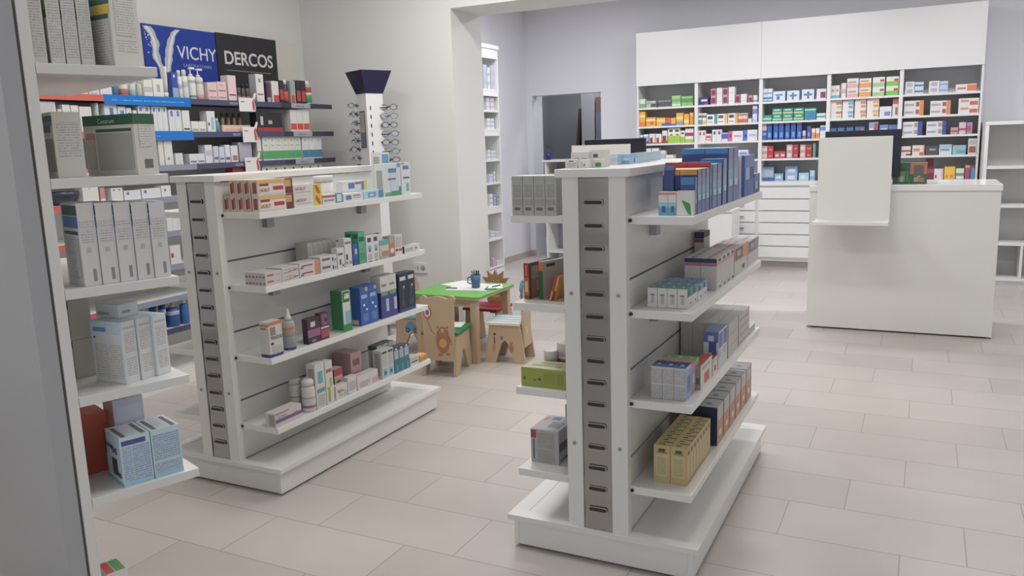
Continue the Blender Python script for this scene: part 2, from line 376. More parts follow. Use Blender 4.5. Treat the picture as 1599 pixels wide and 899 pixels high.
# white low side cabinet standing between the left counter and the drawers
def side_cabinet():
    x0, x1, y0 = -2.35, -1.735, 8.40; g = empty('side_cabinet', ((x0 + x1) / 2, y0, 0), 'plain white low cabinet half hidden behind the right gondola', 'cabinet'); o = g.location
    MB().box(x0, y0, 0, x1, y0 + .4, .66, WHITE).build('carcass', g, loc=o, bevel=.002)
    MB().box(x0 - .005, y0 - .01, .66, x1 + .005, y0 + .4, .68, WHITE).build('top', g, loc=o, bevel=.002)
side_cabinet()
# ================================================================ products
TX = text_material('print_small_text', s2l('#c6c6c5'), s2l('#a3a3a7'), .006, 420)
TXG = text_material('print_small_text_grey', s2l('#adada8'), s2l('#94948f'), .006, 420)
TXB = text_material('print_small_text_blue', s2l('#9fb2cc'), s2l('#66799a'))
TXC = text_material('print_small_text_cream', s2l('#c6ba8f'), s2l('#aea278'), .006, 420)
TXF = text_material('print_small_text_light', s2l('#dcdbd8'), s2l('#b9b9b8'), .006, 420)
TXE = text_material('print_small_text_pale_blue', s2l('#bccfe0'), s2l('#93a7c4'), .006, 420)
SPEC = {'f': TXF, 'e': TXE, 't': TX, 'g': TXG, 'b': TXB, 'c': TXC}
def parse(s):
    out = []
    for w in (s or '').split():
        a, c = w.split(':'); u = (0, 1)
        if '@' in a:
            a, ub = a.split('@'); u = tuple(float(q) for q in ub.split(','))
        v = tuple(float(q) for q in a.split(','))
        out.append((u[0], v[0], u[1], v[1], SPEC.get(c) or hexm(c)))
    return out
EPS = .0005
def carton_mesh(w, d, h, base, X, Y, T):
    b = MB(); b.box(0, 0, 0, w, d, h, hexm(base))
    for k, (u0, v0, u1, v1, m) in enumerate(parse(Y)): e = .0003 + .00022 * k; b.face([(u0 * w, -e, v0 * h), (u1 * w, -e, v0 * h), (u1 * w, -e, v1 * h), (u0 * w, -e, v1 * h)], m)
    for k, (u0, v0, u1, v1, m) in enumerate(parse(X)): e = w + .0003 + .00022 * k; b.face([(e, u0 * d, v0 * h), (e, u1 * d, v0 * h), (e, u1 * d, v1 * h), (e, u0 * d, v1 * h)], m)
    for k, (u0, v0, u1, v1, m) in enumerate(parse(T)): e = h + .00025 + .00012 * k; b.face([(u0 * w, v0 * d, e), (u1 * w, v0 * d, e), (u1 * w, v1 * d, e), (u0 * w, v1 * d, e)], m)
    return b
PR = []; MESHC = {}
KINDS = (('toothpaste', 'toothpaste_box'), ('tea', 'tea_teal_box'), ('lozenge', 'lozenge_box'), ('nasal', 'nasal_spray_box'), ('lens solution', 'lens_solution_box'), ('nutrition', 'nutrition_box'), ('copper', 'navy_trim_box'), ('mouthwash', 'mouthwash_box'), ('navy top', 'navy_trim_box'), ('plain grey', 'plain_grey_box'), ('lozenge', 'lozenge_box'), ('meal', 'meal_box'), ('barcode', 'barcode_box'))  # carton names go by one word of the description; teal also matches tea
def carton(desc, place, x0, x1, y0, y1, z, h, base, X='', Y='', T='', cat='box', kind='medicine_box', key=None, parent=None, rz=0, label=None, same=None):
    if kind == 'medicine_box':
        for a_, b_ in KINDS:
            if a_ in desc: kind = b_; break
    k = (round(x1 - x0, 4), round(y1 - y0, 4), round(h, 4), base, X, Y, T)
    if k in MESHC: o = bpy.data.objects.new(kind, MESHC[k]); C.objects.link(o)
    else:
        o = carton_mesh(x1 - x0, y1 - y0, h, base, X, Y, T).build(kind); MESHC[k] = o.data
    o.location = (x0, y0, z + .0003); o.rotation_euler.z = rz
    PR.append(dict(o=o, desc=desc, place=place, cat=cat, key=key if key is not None else (x0 + y0), label=label)); return o
TXTC = {}
def word(o, s, face, size, col, dx, dy, dz, sx=1, bold=.0):
    """printed word on a carton: a child standing a hair off the carton's face"""
    k = (s, face, size, col, sx)
    if k not in TXTC:
        t = textobj('lettering', s, size, hexm(col), None, (0, 0, 0), face, ext=.0002, sx=sx, bold=bold); TXTC[k] = t.data; bpy.data.objects.remove(t)
    t = bpy.data.objects.new('lettering', TXTC[k]); C.objects.link(t); t.parent = o; t.location = (dx, dy, dz); return t
def plin(P0, dv, px=None, py=None):
    def lin(p):
        d = Vector(p) - Vector((0, 0, H)); z = d.dot(FW)
        return F * d.dot(RI) - (px - 799.5) * z if px is not None else F * d.dot(DN) - (py - 449.5) * z
    a = Vector(P0); fa, fb = lin(a), lin(a + Vector(dv)); return -fa / (fb - fa)
def rowx(place, xf, z, items, zmax=None, key=1):
    """cartons whose long side faces +x: (column left, column right, row of top edge or height, n, nx, width, desc, base, X, Y, T)"""
    out = []
    for pl, pr, top, n, nx, w, desc, base, X, Y, T, *r in items:
        opt = r[0] if r else {}
        xx = xf - opt.get('inset', 0)
        ya = solve((xx, 0, z), 1, px=pl); yb = solve((xx, 0, z), 1, px=pr)
        h = top if top < 3 else solve((xx, ya, 0), 2, py=top) - z
        lay = opt.get('layers', 1); h /= lay; g = opt.get('gap', .0012)
        for i in range(n):
            a = ya + (yb - ya) * i / n; c = ya + (yb - ya) * (i + 1) / n - g
            for j in range(nx):
                for L in range(lay):
                    o = carton(desc, place, xx - (j + 1) * w + .0012, xx - j * w, a, c, z + L * (h + .0004), h, base, X, Y, T, key=ya * 10 + i * .5 - j * .01 + L * .001, **opt.get('kw', {}))
                    if opt.get('word') and j == 0 and (i == 0 or n < 4):
                        s, sz, col, u, v, *q = opt['word']; word(o, s, 'x', sz, col, w + .0016, u * (c - a), v * h, *q)
                    out.append(o)
    return out
def rowy(place, yf, z, items, depth=.08, maxh=9, lim=(-99, 99)):
    """cartons whose long side faces -y: (column left, column right, row of top edge, n, desc, base, Y, X, T, layers)"""
    for pl, pr, top, n, desc, base, Y, *r in items:
        X = r[0] if r else ''; lay = r[1] if len(r) > 1 else 1; T = r[2] if len(r) > 2 else ''
        xa = solve((0, yf, z), 0, px=pl); xb = solve((0, yf, z), 0, px=pr)
        h = min(solve((xa, yf, 0), 2, py=top) - z, maxh) / lay
        xa = max(xa, lim[0]); xb = min(xb, lim[1])
        for i in range(n):
            a = xa + (xb - xa) * i / n; c = xa + (xb - xa) * (i + 1) / n - .002
            for L in range(lay):
                carton(desc, place, a, c, yf, yf + min(depth, .03 + .9 * (c - a)), z + L * (h + .0004), h, base, X, Y, T, key=a + L * .001)
# ---------------------------------------------------------------- back cabinets
dk = .035
def bay(i, rows):
    nm = ['leftmost', 'second', 'middle', 'fourth', 'rightmost'][i]
    for lev, items in rows.items():
        z = KZ[lev] if lev < 4 else .936
        pl = ['top', 'second', 'third', 'fourth', 'bottom'][lev] + ' shelf, ' + nm + ' back cabinet'
        rowy(pl, YC + dk + (.06 if lev == 4 else 0), z + .0005, items, .12, ((KZ[lev - 1] if lev else 2.0) - z - .024), (BX[i] + .0185, BX[i + 1] - .0185))
R_ = 'c04040'; 
bay(0, {0: [(997, 1008, 155, 1, 'white and green carton', 'd8dcd6', '0,.45:7fb86a'), (1009, 1024, 158, 1, 'grey and green carton', 'b9c0b8', '.1,.6@.5,1:4d5a50 .55,.8@.1,.5:7fae72'),
            (1028, 1048, 157, 2, 'dark grey carton', '8b8a8c', '.15,.75:5d575f'), (1049, 1063, 149.6, 1, 'light green carton', 'a5cf8e', '.4,.7:7db765 .1,.2:e4efe0'), (1064, 1082, 150.5, 2, 'leaf green carton', '95c680', '.35,.75:5f9e4d')],
        1: [(997, 1007.6, 174.5, 1, 'tall yellow carton', 'f0b32c', '0,.3:e9842a .6,.8:f8d98a'), (1009, 1024, 183.6, 1, 'wide orange carton', 'f2a92b', '.2,.5@.4,.8:e2602a .6,.8:fbe3a0'),
            (1025, 1039, 184, 1, 'yellow carton', 'f3b42e', '0,.3@.6,1:3f6cb8 .5,.8:f9d780'), (1039.5, 1047, 184, 1, 'orange and blue carton', 'e5642c', '0,.4:3b62b0'),
            (1047.5, 1055.3, 184, 1, 'yellow carton with blue corner', 'f2b531', '0,.25:4a78b8'), (1056, 1067, 176.6, 1, 'yellow carton with grey foot', 'f2b32d', '0,.3:8fa3a6 .5,.7:f8dc90'), (1068, 1076, 178, 1, 'golden carton', 'eeb034', '.2,.5:f9dc8c'), (1077, 1083, 176, 1, 'orange carton', 'ea9a2c', '.75,1:f5c23e')],
        2: [(997, 1004.5, 211, 1, 'violet and white carton', '44398f', '.75,1:dcdde8 .1,.3:7a2f6e'), (1005, 1013, 210, 1, 'light blue carton', '8bb4dc', '.8,1:e4edf4 0,.25:7d4a86'),
            (1014, 1023, 209, 1, 'white carton with brown picture', 'e6ddd8', '0,.12:c23a33 .12,.6@.1,.6:8a4a34'), (1023.8, 1033, 209, 1, 'cream carton with brown picture', 'e9e0d8', '.1,.6@.15,.6:9a5a3e 0,.1:b83f35'), (1034, 1042, 204, 1, 'red and white carton', 'e8dcd8', '0,.2:b3302c .2,.6@.1,.8:8a3a30'),
            (1043, 1062, 200.5, 2, 'tall lime and white carton', 'e9efe2', '0,.48:a5cf3d .5,.6@.3,.8:c2403c .75,.9@.2,.8:4a4f3a'), (1062.5, 1069.5, 204, 1, 'small lime and white carton', 'e6ecdf', '0,.5:9dc93c .7,.85@.2,.8:4a4f3a'), (1070, 1083, 200.6, 1, 'white carton with crimson band', 'efe6e2', '0,.25:a5cf3d .45,.7:b93352')],
        3: [(1006, 1017, 232, 1, 'plain white carton', 'e0e0e2', '.3,.6@.5,.9:a9bccb'), (1018, 1029, 231.5, 1, 'plain white carton', 'e4e4e4', '.2,.5:t'), (1030, 1039, 235, 1, 'white carton with small print', 'dfdfe3', '.2,.7:t'), (1039.5, 1052, 242, 1, 'low white carton', 'e4e4e6', '.2,.5:t'), (1069, 1082, 238, 1, 'white carton with red arc', 'e6e2e2', '.5,.7@.3,.8:c98a8a')]})
bay(1, {0: [(1092, 1106, 152, 1, 'navy blue carton', '3a3d86', '.45,.7@.2,.9:dcdcea 0,.2@.6,1:c9504a'), (1110, 1118, 139, 1, 'crimson patterned carton', 'c9a0ad', '.15,.85@.1,.9:a02a50', '', 2), (1119, 1128, 137.5, 1, 'white carton with fine arcs', 'e6e4e2', '.3,.34:b0aca8', '', 2),
            (1128.6, 1136.5, 137.5, 1, 'crimson ringed carton', 'c8a0ac', '.15,.85@.1,.9:982a4c', '', 2), (1137.5, 1147.5, 136, 1, 'tall white carton', 'e8e6e4', '.3,.34:b0aca8', '', 2), (1148.5, 1155.6, 148, 1, 'crimson carton', 'c08c9c', '.15,.8@.1,.9:8f2848'), (1156.5, 1166, 147, 1, 'white square carton', 'e6e4e4', '.2,.25:b98'.replace('b98', 'b0a0a0')), (1169, 1175.5, 149, 1, 'small crimson carton', 'c79aa8', '.1,.7@.1,.9:963050'), (1176.3, 1182.6, 148.7, 1, 'small white carton', 'e4e2e2', '.1,.3:b07a80')],
        1: [(1089.5, 1096, 177, 1, 'white and teal carton', 'e2e6e6', '0,.4:5aa6a0 .6,.8:6a7078'), (1096.6, 1103, 177, 1, 'white and yellow carton', 'e6e4de', '0,.35:d8c45a .6,.8:6a7078'), (1103.6, 1119, 179, 1, 'white carton with teal end', 'e4e6e8', '0,1@.78,1:4fa39c .5,.8@.1,.6:4a5464 .15,.25@.1,.6:d09a80'),
            (1120, 1136, 178, 1, 'white carton with yellow end', 'e6e6e4', '0,1@.72,1:e5c255 .55,.85@.1,.6:5a6478 .15,.25@.1,.6:cf7f60'), (1136.8, 1152, 177, 1, 'white carton with orange end', 'e6e4e2', '0,1@.72,1:e7a75c .55,.85@.1,.6:4a4a54 .15,.25@.1,.6:cf6f50'), (1152.6, 1167, 177, 2, 'peach carton with red foot', 'e9cdb8', '0,.4:cf6a4a .75,.9:b5705a'), (1168, 1174, 185, 1, 'pale blue carton', 'c9d4ee', ''), (1175, 1182.4, 165, 1, 'tall white and violet carton', 'dcdcf0', '.5,.8:7a86d0 0,.2:b9c2e6')],
        2: [(1089.3, 1101.7, 204, 2, 'white carton with red seal', 'e8e2e2', '.6,.85@.3,.8:b2383c'), (1102, 1111, 209, 1, 'white carton with red crosses', 'ead8d8', '.2,.75@.1,.9:c9555a .3,.45@.2,.8:ece0e0'), (1112, 1126.6, 202.6, 2, 'white carton with grey seal', 'e2e2e4', '.6,.85@.3,.75:55606a'), (1127, 1136.6, 207.5, 1, 'blue and white carton', 'd4d8ec', '.3,.9:5365b8'), (1137.2, 1160, 205, 1, 'long white carton with pink end', 'e9e2ea', '0,1@0,.28:dc5f92 .35,.7@.08,.2:8a2a50 .4,.6@.4,.9:t'), (1161, 1182.4, 203, 1, 'long white carton with blue end', 'e2e4ee', '0,1@0,.28:4f78cc .3,.6@.08,.22:223a86 .4,.6@.4,.9:t')],
        3: [(1153, 1168, 234, 1, 'white and blue carton', 'd9def0', '.3,.75@.1,.9:7f9ad0')]})
bay(2, {0: [(1190, 1206, 139, 2, 'white carton with blue stripes', 'd4e0ea', '.2,.35:4f88b8 .6,.7:6aa0c4 0,.1:5a8fc0'), (1207, 1226, 143, 1, 'white and blue carton with star', 'd6e2ee', '.15,.5@.3,.55:3a7ab4 .55,.7@.2,.8:4a88be'), (1229, 1248, 142, 1, 'white and blue carton with cross', 'd8e2ee', '.1,.8@.4,.55:3a7ab4 .4,.6@.2,.8:4a88be'), (1252, 1271, 140, 1, 'white and blue carton with flower', 'd6e0ec', '.1,.8@.45,.6:2f6aa8 .4,.6@.15,.85:4a88be'), (1275, 1290, 139, 1, 'white carton with purple disc', 'e4dde6', '.1,.7@.4,.95:8f3a6e')],
        1: [(1191, 1205, 180, 1, 'low teal carton', '3fa389', '.3,.55:c9dfae'), (1206, 1221, 170, 1, 'teal and gold carton', '3aa184', '.2,.4:d8d79a .7,.85@.2,.8:e2efdd', '', 2), (1222, 1238, 169.5, 1, 'teal and gold carton', '3aa184', '.2,.4:d8d79a .7,.85@.2,.8:e2efdd', '', 2), (1239, 1255, 169, 1, 'teal and gold carton', '3aa184', '.2,.4:d8d79a .7,.85@.2,.8:e2efdd', '', 2), (1256, 1274, 169, 1, 'wide teal and blue carton', '2f9c92', '.1,.6@.3,.9:3d7cc0 .8,.9:bfe0d8'), (1275, 1289.5, 177, 1, 'white and teal carton', 'd6e6e2', '.3,.6:57ac9c')],
        2: [(1190, 1197, 192, 1, 'blue carton with pale top', '3d62b4', '.6,1:d8c0c4 .3,.45:86a4dc')] + [(a, a + 7.6, 192, 1, 'tall dark blue carton with ' + n + ' top', '2f5cb0', '.15,.45@.25,.8:6aa0e0 .93,1:' + c) for a, n, c in ((1197.6, 'blue', '3f78c8'), (1207.4, 'sky blue', '5a90d8'), (1216, 'red', 'c83a40'), (1225.4, 'crimson', 'b8344a'), (1234.6, 'green', '3f8a5c'), (1244, 'orange', 'd8764a'))] +
            [(1253, 1258, 204, 1, 'small pink and white carton', 'd9c4d0', '0,.4:8a6aa0'), (1260, 1266, 197, 1, 'short blue carton', '335fb0', '.2,.5@.2,.8:6aa0e0'), (1267, 1273, 200, 1, 'orange and white carton', 'e8995a', '.6,.9:efe4dc'), (1273.6, 1279.4, 200, 1, 'white carton with orange foot', 'e9e2de', '0,.5:e8904a'), (1280.4, 1289.6, 196, 1, 'white carton with blue top', 'dfe4ea', '.6,.9:6d94cc')],
        3: [(1189, 1198, 228, 1, 'red and white carton', 'cf9a96', '.15,.7:d8c8c4', '', 2), (1198.4, 1207.5, 228, 1, 'bright red carton', 'b8363c', '.3,.5@.2,.8:d88a88', '', 2), (1209, 1226.6, 236.6, 2, 'low red carton', 'c05055', '.3,.6@.2,.8:e2cfcb'), (1228, 1237.6, 226, 1, 'red and silver carton', 'c89a96', '.2,.75@.1,.8:ded2ce', '', 2), (1238, 1246.5, 226, 1, 'bright red carton', 'b4343a', '.3,.5@.2,.8:d88a88', '', 2), (1249, 1258, 226, 1, 'red and silver carton', 'c89a96', '.2,.75@.1,.8:ded2ce', '', 2), (1258.4, 1267.6, 226, 1, 'bright red carton', 'b4343a', '.3,.5@.2,.8:d88a88', '', 2), (1269, 1273, 224, 1, 'slim green carton', '6aa88a', '')],
        4: [(1189, 1208, 261, 1, 'blue carton with grey picture', '8fbcd8', '.35,.8@.15,.85:b9bcc2 0,.25:3d68a8'), (1209, 1223, 271, 1, 'low blue and white carton', '7fa8d4', '.3,.7@.2,.8:d6d0d6'), (1226, 1245, 260, 1, 'blue carton with pale window', '86b4dc', '.2,.7@.2,.8:ded4d6', '', 2), (1247, 1263, 270, 1, 'pale blue carton', 'a9cadf', '.2,.7@.2,.7:d8dadc'), (1264.5, 1272, 266, 1, 'small pale blue carton', 'b0cfe2', '.1,.4:7fa0c8')]})
bay(3, {0: [(1296, 1311, 134, 2, 'white carton with teal foot', 'e6e2e2', '0,.22:66bccb .5,.7@.2,.7:c98a90'), (1312, 1321, 130, 1, 'white carton with red edge', 'e8dcdc', '0,1@0,.2:c96a72 .3,.6:t'), (1322, 1340, 123, 1, 'white and pink carton', 'eadedb', '0,.4:e3aeb4 .5,.7@.1,.8:b9a39a', '', 2), (1341, 1360, 123, 1, 'white and orange carton', 'ece2d8', '0,.5:f0a54e .62,.8@.1,.8:b8a894', '', 2), (1362, 1381, 121, 1, 'white and sage carton', 'e4e8de', '0,.4:a8cf92 .5,.75@.62,.95:c8434c', '', 2), (1383, 1403, 120, 1, 'white and green carton', 'e2eada', '0,.5:86c850 .5,.75@.62,.95:c8434c', '', 2)],
        1: [(1296, 1314, 157, 1, 'cream and crimson carton', 'e9e2dc', '.55,.8@.5,1:c2707c .1,.4@.55,.95:c9cc70', '', 2), (1315, 1332.5, 157, 1, 'cream and blue carton', 'e6e4e2', '.5,.8@.5,1:7fb0cc .1,.4@.55,.95:7aa6c8', '', 2), (1334, 1352, 156, 1, 'cream and coral carton', 'ebe2da', '.5,.8@.5,1:d9907c .1,.4@.55,.95:d8946a', '', 2), (1353, 1372, 155, 1, 'cream and amber carton', 'ece4d8', '.5,.8@.5,1:e2b078 .1,.4@.55,.95:dfa262', '', 2), (1373, 1392, 166.5, 1, 'low white and violet carton', 'e0e0ea', '.1,.5@.4,.9:8088c4'), (1393, 1402.6, 154, 1, 'white and red carton', 'e4d4d4', '.7,1:c05a60 .1,.5@.5,.9:b85a66')],
        2: [(1296, 1306, 200, 1, 'dark blue low carton', '44659f', '.3,.6@.2,.8:8fb0dc'), (1307.6, 1318.5, 199.5, 1, 'blue carton with pale stripe', '4a6eaa', '.3,.6:c6d6ea'), (1321.6, 1332.5, 199, 1, 'blue and white low carton', '4a6eaa', '.3,.65@.1,.9:d0dcea'), (1335, 1350, 198, 1, 'wide blue low carton', '4a6ca8', '.3,.6@.1,.7:c4d4ea .6,.8@.6,.9:c06a6a'), (1356, 1371, 191, 1, 'blue and red carton', '9a9fc4', '.2,.9@.6,1:c04550 .3,.6@.1,.5:dde0ea'), (1373, 1387, 195, 1, 'medium blue carton', '6d8ec8', '.3,.7@.15,.85:c2d0ea'), (1387.6, 1401.6, 195, 1, 'steel blue carton', '5c7ab4', '.3,.6@.2,.8:93acd8')]})
bay(4, {0: [(1413, 1427.6, 128, 1, 'white carton with fine print', 'dfe2e6', '.2,.8@.2,.8:t', '', 2), (1428, 1442, 128.5, 1, 'white and blue striped carton', 'cfdcec', '.3,.5:3f64a8 .5,.6:5aaf8a', '', 2), (1450, 1466.6, 127, 1, 'white carton with fine print', 'dfe2e6', '.2,.8@.2,.8:t', '', 2), (1467, 1480, 127, 1, 'sky blue and white carton', 'bcd2ec', '.35,.55:9a8fb8', '', 2), (1492, 1525, 132, 1, 'long white and orange carton', 'ece2da', '.1,.9@.55,1:e8824a .3,.6@.08,.5:c9907a')],
        1: [(1411, 1442, 158, 1, 'white and orange carton', 'e6e0de', '0,1@.8,1:e88a54 .2,.8@.6,.78:9a6a50 .3,.6@.05,.5:b0a8b0', '', 2), (1452, 1484, 158, 1, 'white and orange carton', 'e6e0de', '0,1@.8,1:e88a54 .2,.8@.6,.78:9a6a50 .3,.6@.05,.5:b0a8b0', '', 2), (1496, 1528, 154, 1, 'white carton with red fruit picture', 'eadfd8', '.1,.6@.55,.95:cf6a50 .5,.8@.1,.5:c9a090', '', 2)],
        2: [(1409, 1440, 190.6, 1, 'white and blue carton', 'dfe0e6', '0,1@.76,1:3a52a4 .2,.8@.58,.75:b89a70 .3,.6@.05,.5:a8aab8', '', 2), (1446, 1477, 190, 1, 'white and blue carton', 'dfe0e6', '0,1@.8,1:3a52a4 .2,.8@.6,.78:b89a70 .3,.6@.05,.5:a8aab8', '', 2), (1484, 1496, 199, 1, 'rose carton', 'cf9aa2', '.3,.6:a86a80'), (1497, 1508, 191, 1, 'white and rose carton', 'd9c4c8', '.3,.5:b05a66'), (1509, 1518, 191, 1, 'red and violet carton', 'a88ab8', '.2,.7@.1,.7:c05060')],
        3: [(1407, 1422, 228.6, 1, 'white and rust carton', 'ead8d0', '.4,.6:b05a48 0,.2@.5,1:8a5a48'), (1424, 1443.5, 227, 1, 'white and coral carton', 'e9d6cc', '0,.3@.6,1:c8604c .4,.7@.1,.6:c99a88 0,1@.9,1:d98a72'), (1445, 1464.5, 228, 1, 'charcoal carton', '58535a', '.5,.7@.3,.8:a8a4a8'), (1466, 1486, 226, 1, 'white and pale blue carton', 'd0dce6', '.4,.6@.1,.8:7a92a8 .7,.9:8fc0d4'), (1487, 1508, 227, 1, 'turquoise carton', '8cc4cc', '.15,.45@.3,.95:55a8bc .5,.8@.1,.6:b8b0a0'), (1511, 1525, 216, 1, 'white carton with red picture', 'dedad6', '.1,.5@.1,.9:a8584a .6,.9@.1,.9:t')],
        4: [(1445, 1457, 248, 1, 'dark red carton', '7a2e3c', '.3,.5:a05060'), (1458, 1473, 263.5, 1, 'white carton with rose end', 'e4dade', '0,1@.8,1:dcb4b8 .1,.4@.1,.3:a05a66'), (1474, 1491, 260, 1, 'yellow carton with orange figures', 'f2c32e', '.1,.35@.1,.35:e8863c .1,.35@.55,.85:e8863c'), (1492, 1505, 263, 1, 'white and green carton', 'dfe6dc', '.3,.55:6aa858'), (1506, 1514, 257.6, 1, 'crimson carton', 'c04a6c', '.8,1:e8c090'), (1515, 1523, 257, 1, 'blue and rose carton', '5a9cd0', '.75,1:c84a6a')]})
# ---------------------------------------------------------------- right gondola, shelves facing right
xr = RX + G['S'] - .010
z1, z2, z3, z4 = [z + .0003 for z in SZ]
NAVY = '24407e'
bx = '0,1@0,.14:24407e 0,.38@.14,1:6f86bd .38,.62@.14,1:8fb8d6 .62,.8@.14,1:9aa0c8 .8,1@.14,1:8f93bd .3,.42@.25,.9:b6d4e8'
P1 = 'top right shelf, right gondola'
rowx(P1, xr, z1, [
 (1084.5, 1087.5, 277, 1, 1, .045, 'small blue whitening carton', NAVY, bx, '0,.3:2e64b0 .8,1:2f7cc0', ''),
 (1088, 1107, 264.8, 3, 2, .055, 'blue carton with orange top', NAVY, bx, '0,.25:2a6cb4 .88,1:d9953f', '0,1:e0b070'),
 (1107.8, 1110.5, 253, 1, 2, .075, 'navy carton with red top', NAVY, bx, '.9,1:b03040', '0,1:c86a72'),
 (1111, 1126, 257, 2, 1, .03, 'slim sky blue carton', '2c4f94', bx, '.5,.9:7a8ac0 0,.5:5a80b8', '0,1:6aa0cc'),
 (1127.5, 1134, 248, 1, 1, .078, 'navy carton with bright blue top', '1f3a78', bx, '.88,1:2a72b8', '0,1:8fb0d0'),
 (1135.5, 1151.5, 231, 2, 2, .083, 'tallest navy carton with blue top', '20397a', bx, '.9,1:2470b4', '0,1:9fc0da'),
 (1153, 1157, 244, 1, 1, .05, 'slim white and rose carton', 'd8ccd2', '.5,.9:c8a0a8 0,.5:90a8c8', '', ''),
 (1162, 1177, 243, 1, 1, .07, 'square blue carton', '2a5298', '0,.4:4a6ab0 .4,.7@.1,.5:a8bcd0 .7,1:6e8cc4', '0,1:24529c', '0,1:5a84bc'),
 (1177.6, 1186, 272, 1, 1, .06, 'short dark blue carton', '3a5a9c', '.2,.6@.2,.6:b0bcc0 .6,1:5a74b0', '', '0,1:4a6cb0')])
def at(px, py, z): # point of the horizontal plane z
    d = Vector((RI * (px - 799.5) + DN * (py - 449.5)) / F + FW); k = (z - H) / d.z; return Vector((d.x * k, d.y * k, z))
a = at(1030, 335.7, z1); 
carton('small white and blue drops carton', P1, a.x, a.x + .029, a.y - .01, a.y + .02, z1, .072, 'dcdedb', '', '0,.35:58a2c8 .35,.55:9ac4da .12,.4@.35,.75:1f5f94 .88,.97:dc8478', '0,1:d8d4d0', key=1)
carton('small white and blue drops carton', P1, a.x + .03, a.x + .055, a.y - .01, a.y + .02, z1, .072, 'dcdedb', '', '0,.35:58a2c8 .35,.55:9ac4da .12,.4@.35,.75:1f5f94 .88,.97:dc8478', '0,1:d8d4d0', key=2)
o = carton('white carton with green triangle', P1, a.x + .0565, a.x + .107, a.y - .01, a.y + .015, z1, .074, 'dcdcd6', '', '', '0,1:d6d8d2', key=3)
tri = MB(); tri.prism([(.015, .048), (.042, .036), (.046, .002), (.036, .004)], 1, -.0008, -.0002, hexm('2f9a4a')); tri.build('green_triangle', o)
carton('blue carton behind the small drops cartons', P1, a.x + .006, a.x + .036, a.y + .03, a.y + .055, z1, .148, NAVY, '', '0,.35:2d6eb6 .92,1:2a78c0', '')
P2_ = 'second right shelf, right gondola'
rowx(P2_, xr - .022, z2, [
 (1073, 1089, 452, 2, 4, .0325, 'white lozenge carton with teal top', 'd9d9d4', '.55,1:4a9c98 .6,.9@.1,.55:4a5476 .15,.25@.5,.7:6a6a70', '.2,.7@.35,.7:b9b6bc .62,.67@.25,.75:6a6a74', '0,1:4f9f98 .15,.85@.15,.65:6a7a98 .35,.6@.25,.55:d0d0dc'),
 (1089.6, 1104, 445, 2, 4, .0325, 'white lozenge carton with blue top', 'd9d9dc', '.55,1:8aaed0 .6,.9@.1,.55:4a4f80 .15,.25@.5,.7:6a6a70', '', '0,1:7a9cc8 .15,.85@.15,.65:5a5f98 .35,.6@.25,.55:d0d0dc')])
rowx(P2_, xr - .008, z2, [
 (1119, 1145.5, 404.4, 4, 2, .058, 'tall grey carton with navy top', 'cac8c5', '.86,1:d9cfcf .88,.97@.3,.9:4a4656 .78,.85:cf9aa0 .02,.1@.6,.9:55555a', '.86,1:272e58 .76,.85:c06a80', '0,1:cdbcb8 .1,.9@.3,.6:8f8a8e'),
 (1146.5, 1167, 388, 1, 2, .05, 'wide grey carton with orange band', 'c9c6c2', '.5,.95:e0935c .55,.95@.05,.6:6f6a72 .65,.85@.2,.45:b9b4b8 .1,.25@.6,.75:5a5a5e', '', '0,1:c9a8a0 .1,.9@.2,.4:7c7888'),
 (1167.6, 1184, 378, 1, 2, .05, 'wide grey carton with mauve picture', 'c9c6c6', '.5,.97:a098a4 .55,.95@.1,.6:78727e .65,.85@.25,.5:b9b4b8', '', '0,1:b8a8b0 .1,.9@.2,.4:7c7888')])
yb_ = solve((xr - .15, 0, z2), 1, px=1098)
carton('navy topped carton standing at the panel', P2_, RX + .112, RX + .15, yb_, yb_ + .1, z2, .16, 'c9c6c2', '.86,1:2a3058', '.84,1:272e58 .74,.83:8a4a5c', '0,1:8a8088', key=99)
P3_ = 'third right shelf, right gondola'
rowx(P3_, xr - .022, z3, [
 (1070, 1079.5, 576, 1, 3, .038, 'white and blue nasal spray carton', 'c6c9cd', '0,.9:8fb0d8 .2,.7@.3,.8:4a7cc0', '0,.44:t .48,.92:t', '0,.45@0,1:3a78be .45,1@0,1:2f3666 .3,.6@.35,.65:b8c4e0'),
 (1080.2, 1085.5, 569, 1, 3, .038, 'white and pink nasal spray carton', 'cfc4cc', '0,1:d08ab4 .3,.6@.2,.8:e4c4d8', '', '0,1:d890b0'),
 (1086, 1091, 562, 1, 3, .038, 'white and green nasal spray carton', 'c6cec4', '0,1:8ac888', '', '0,1:70b868 .3,.6@.35,.65:c0dcb8')])
rr = rowx(P3_, xr - .006, z3, [
 (1094, 1111.5, 572, 1, 1, .035, 'white carton with red top', 'dddad6', '.1,.55@.3,.75:c8584c .75,.9@.1,.8:t', '0,1:g .2,.5@.1,.9:5a7a60', '0,1:c9503c'),
 (1112.5, 1120, 562, 1, 1, .035, 'white carton with red top', 'dddad6', '.2,.55@.3,.75:c8584c .75,.9@.1,.8:t', '0,1:g', '0,1:c9503c'),
 (1121.5, 1135, 519, 2, 1, .055, 'white carton with blue splashes', 'cfcfd0', '.55,.95@.1,.9:5a70b4 .3,.5@.2,.6:a0acd0', '.72,1:5a72b8 .45,.78@.35,.85:3c54a4 .3,.5@.55,.9:4a62ac .75,.9@.3,.7:c4cce0', '0,1:7f90c4')])
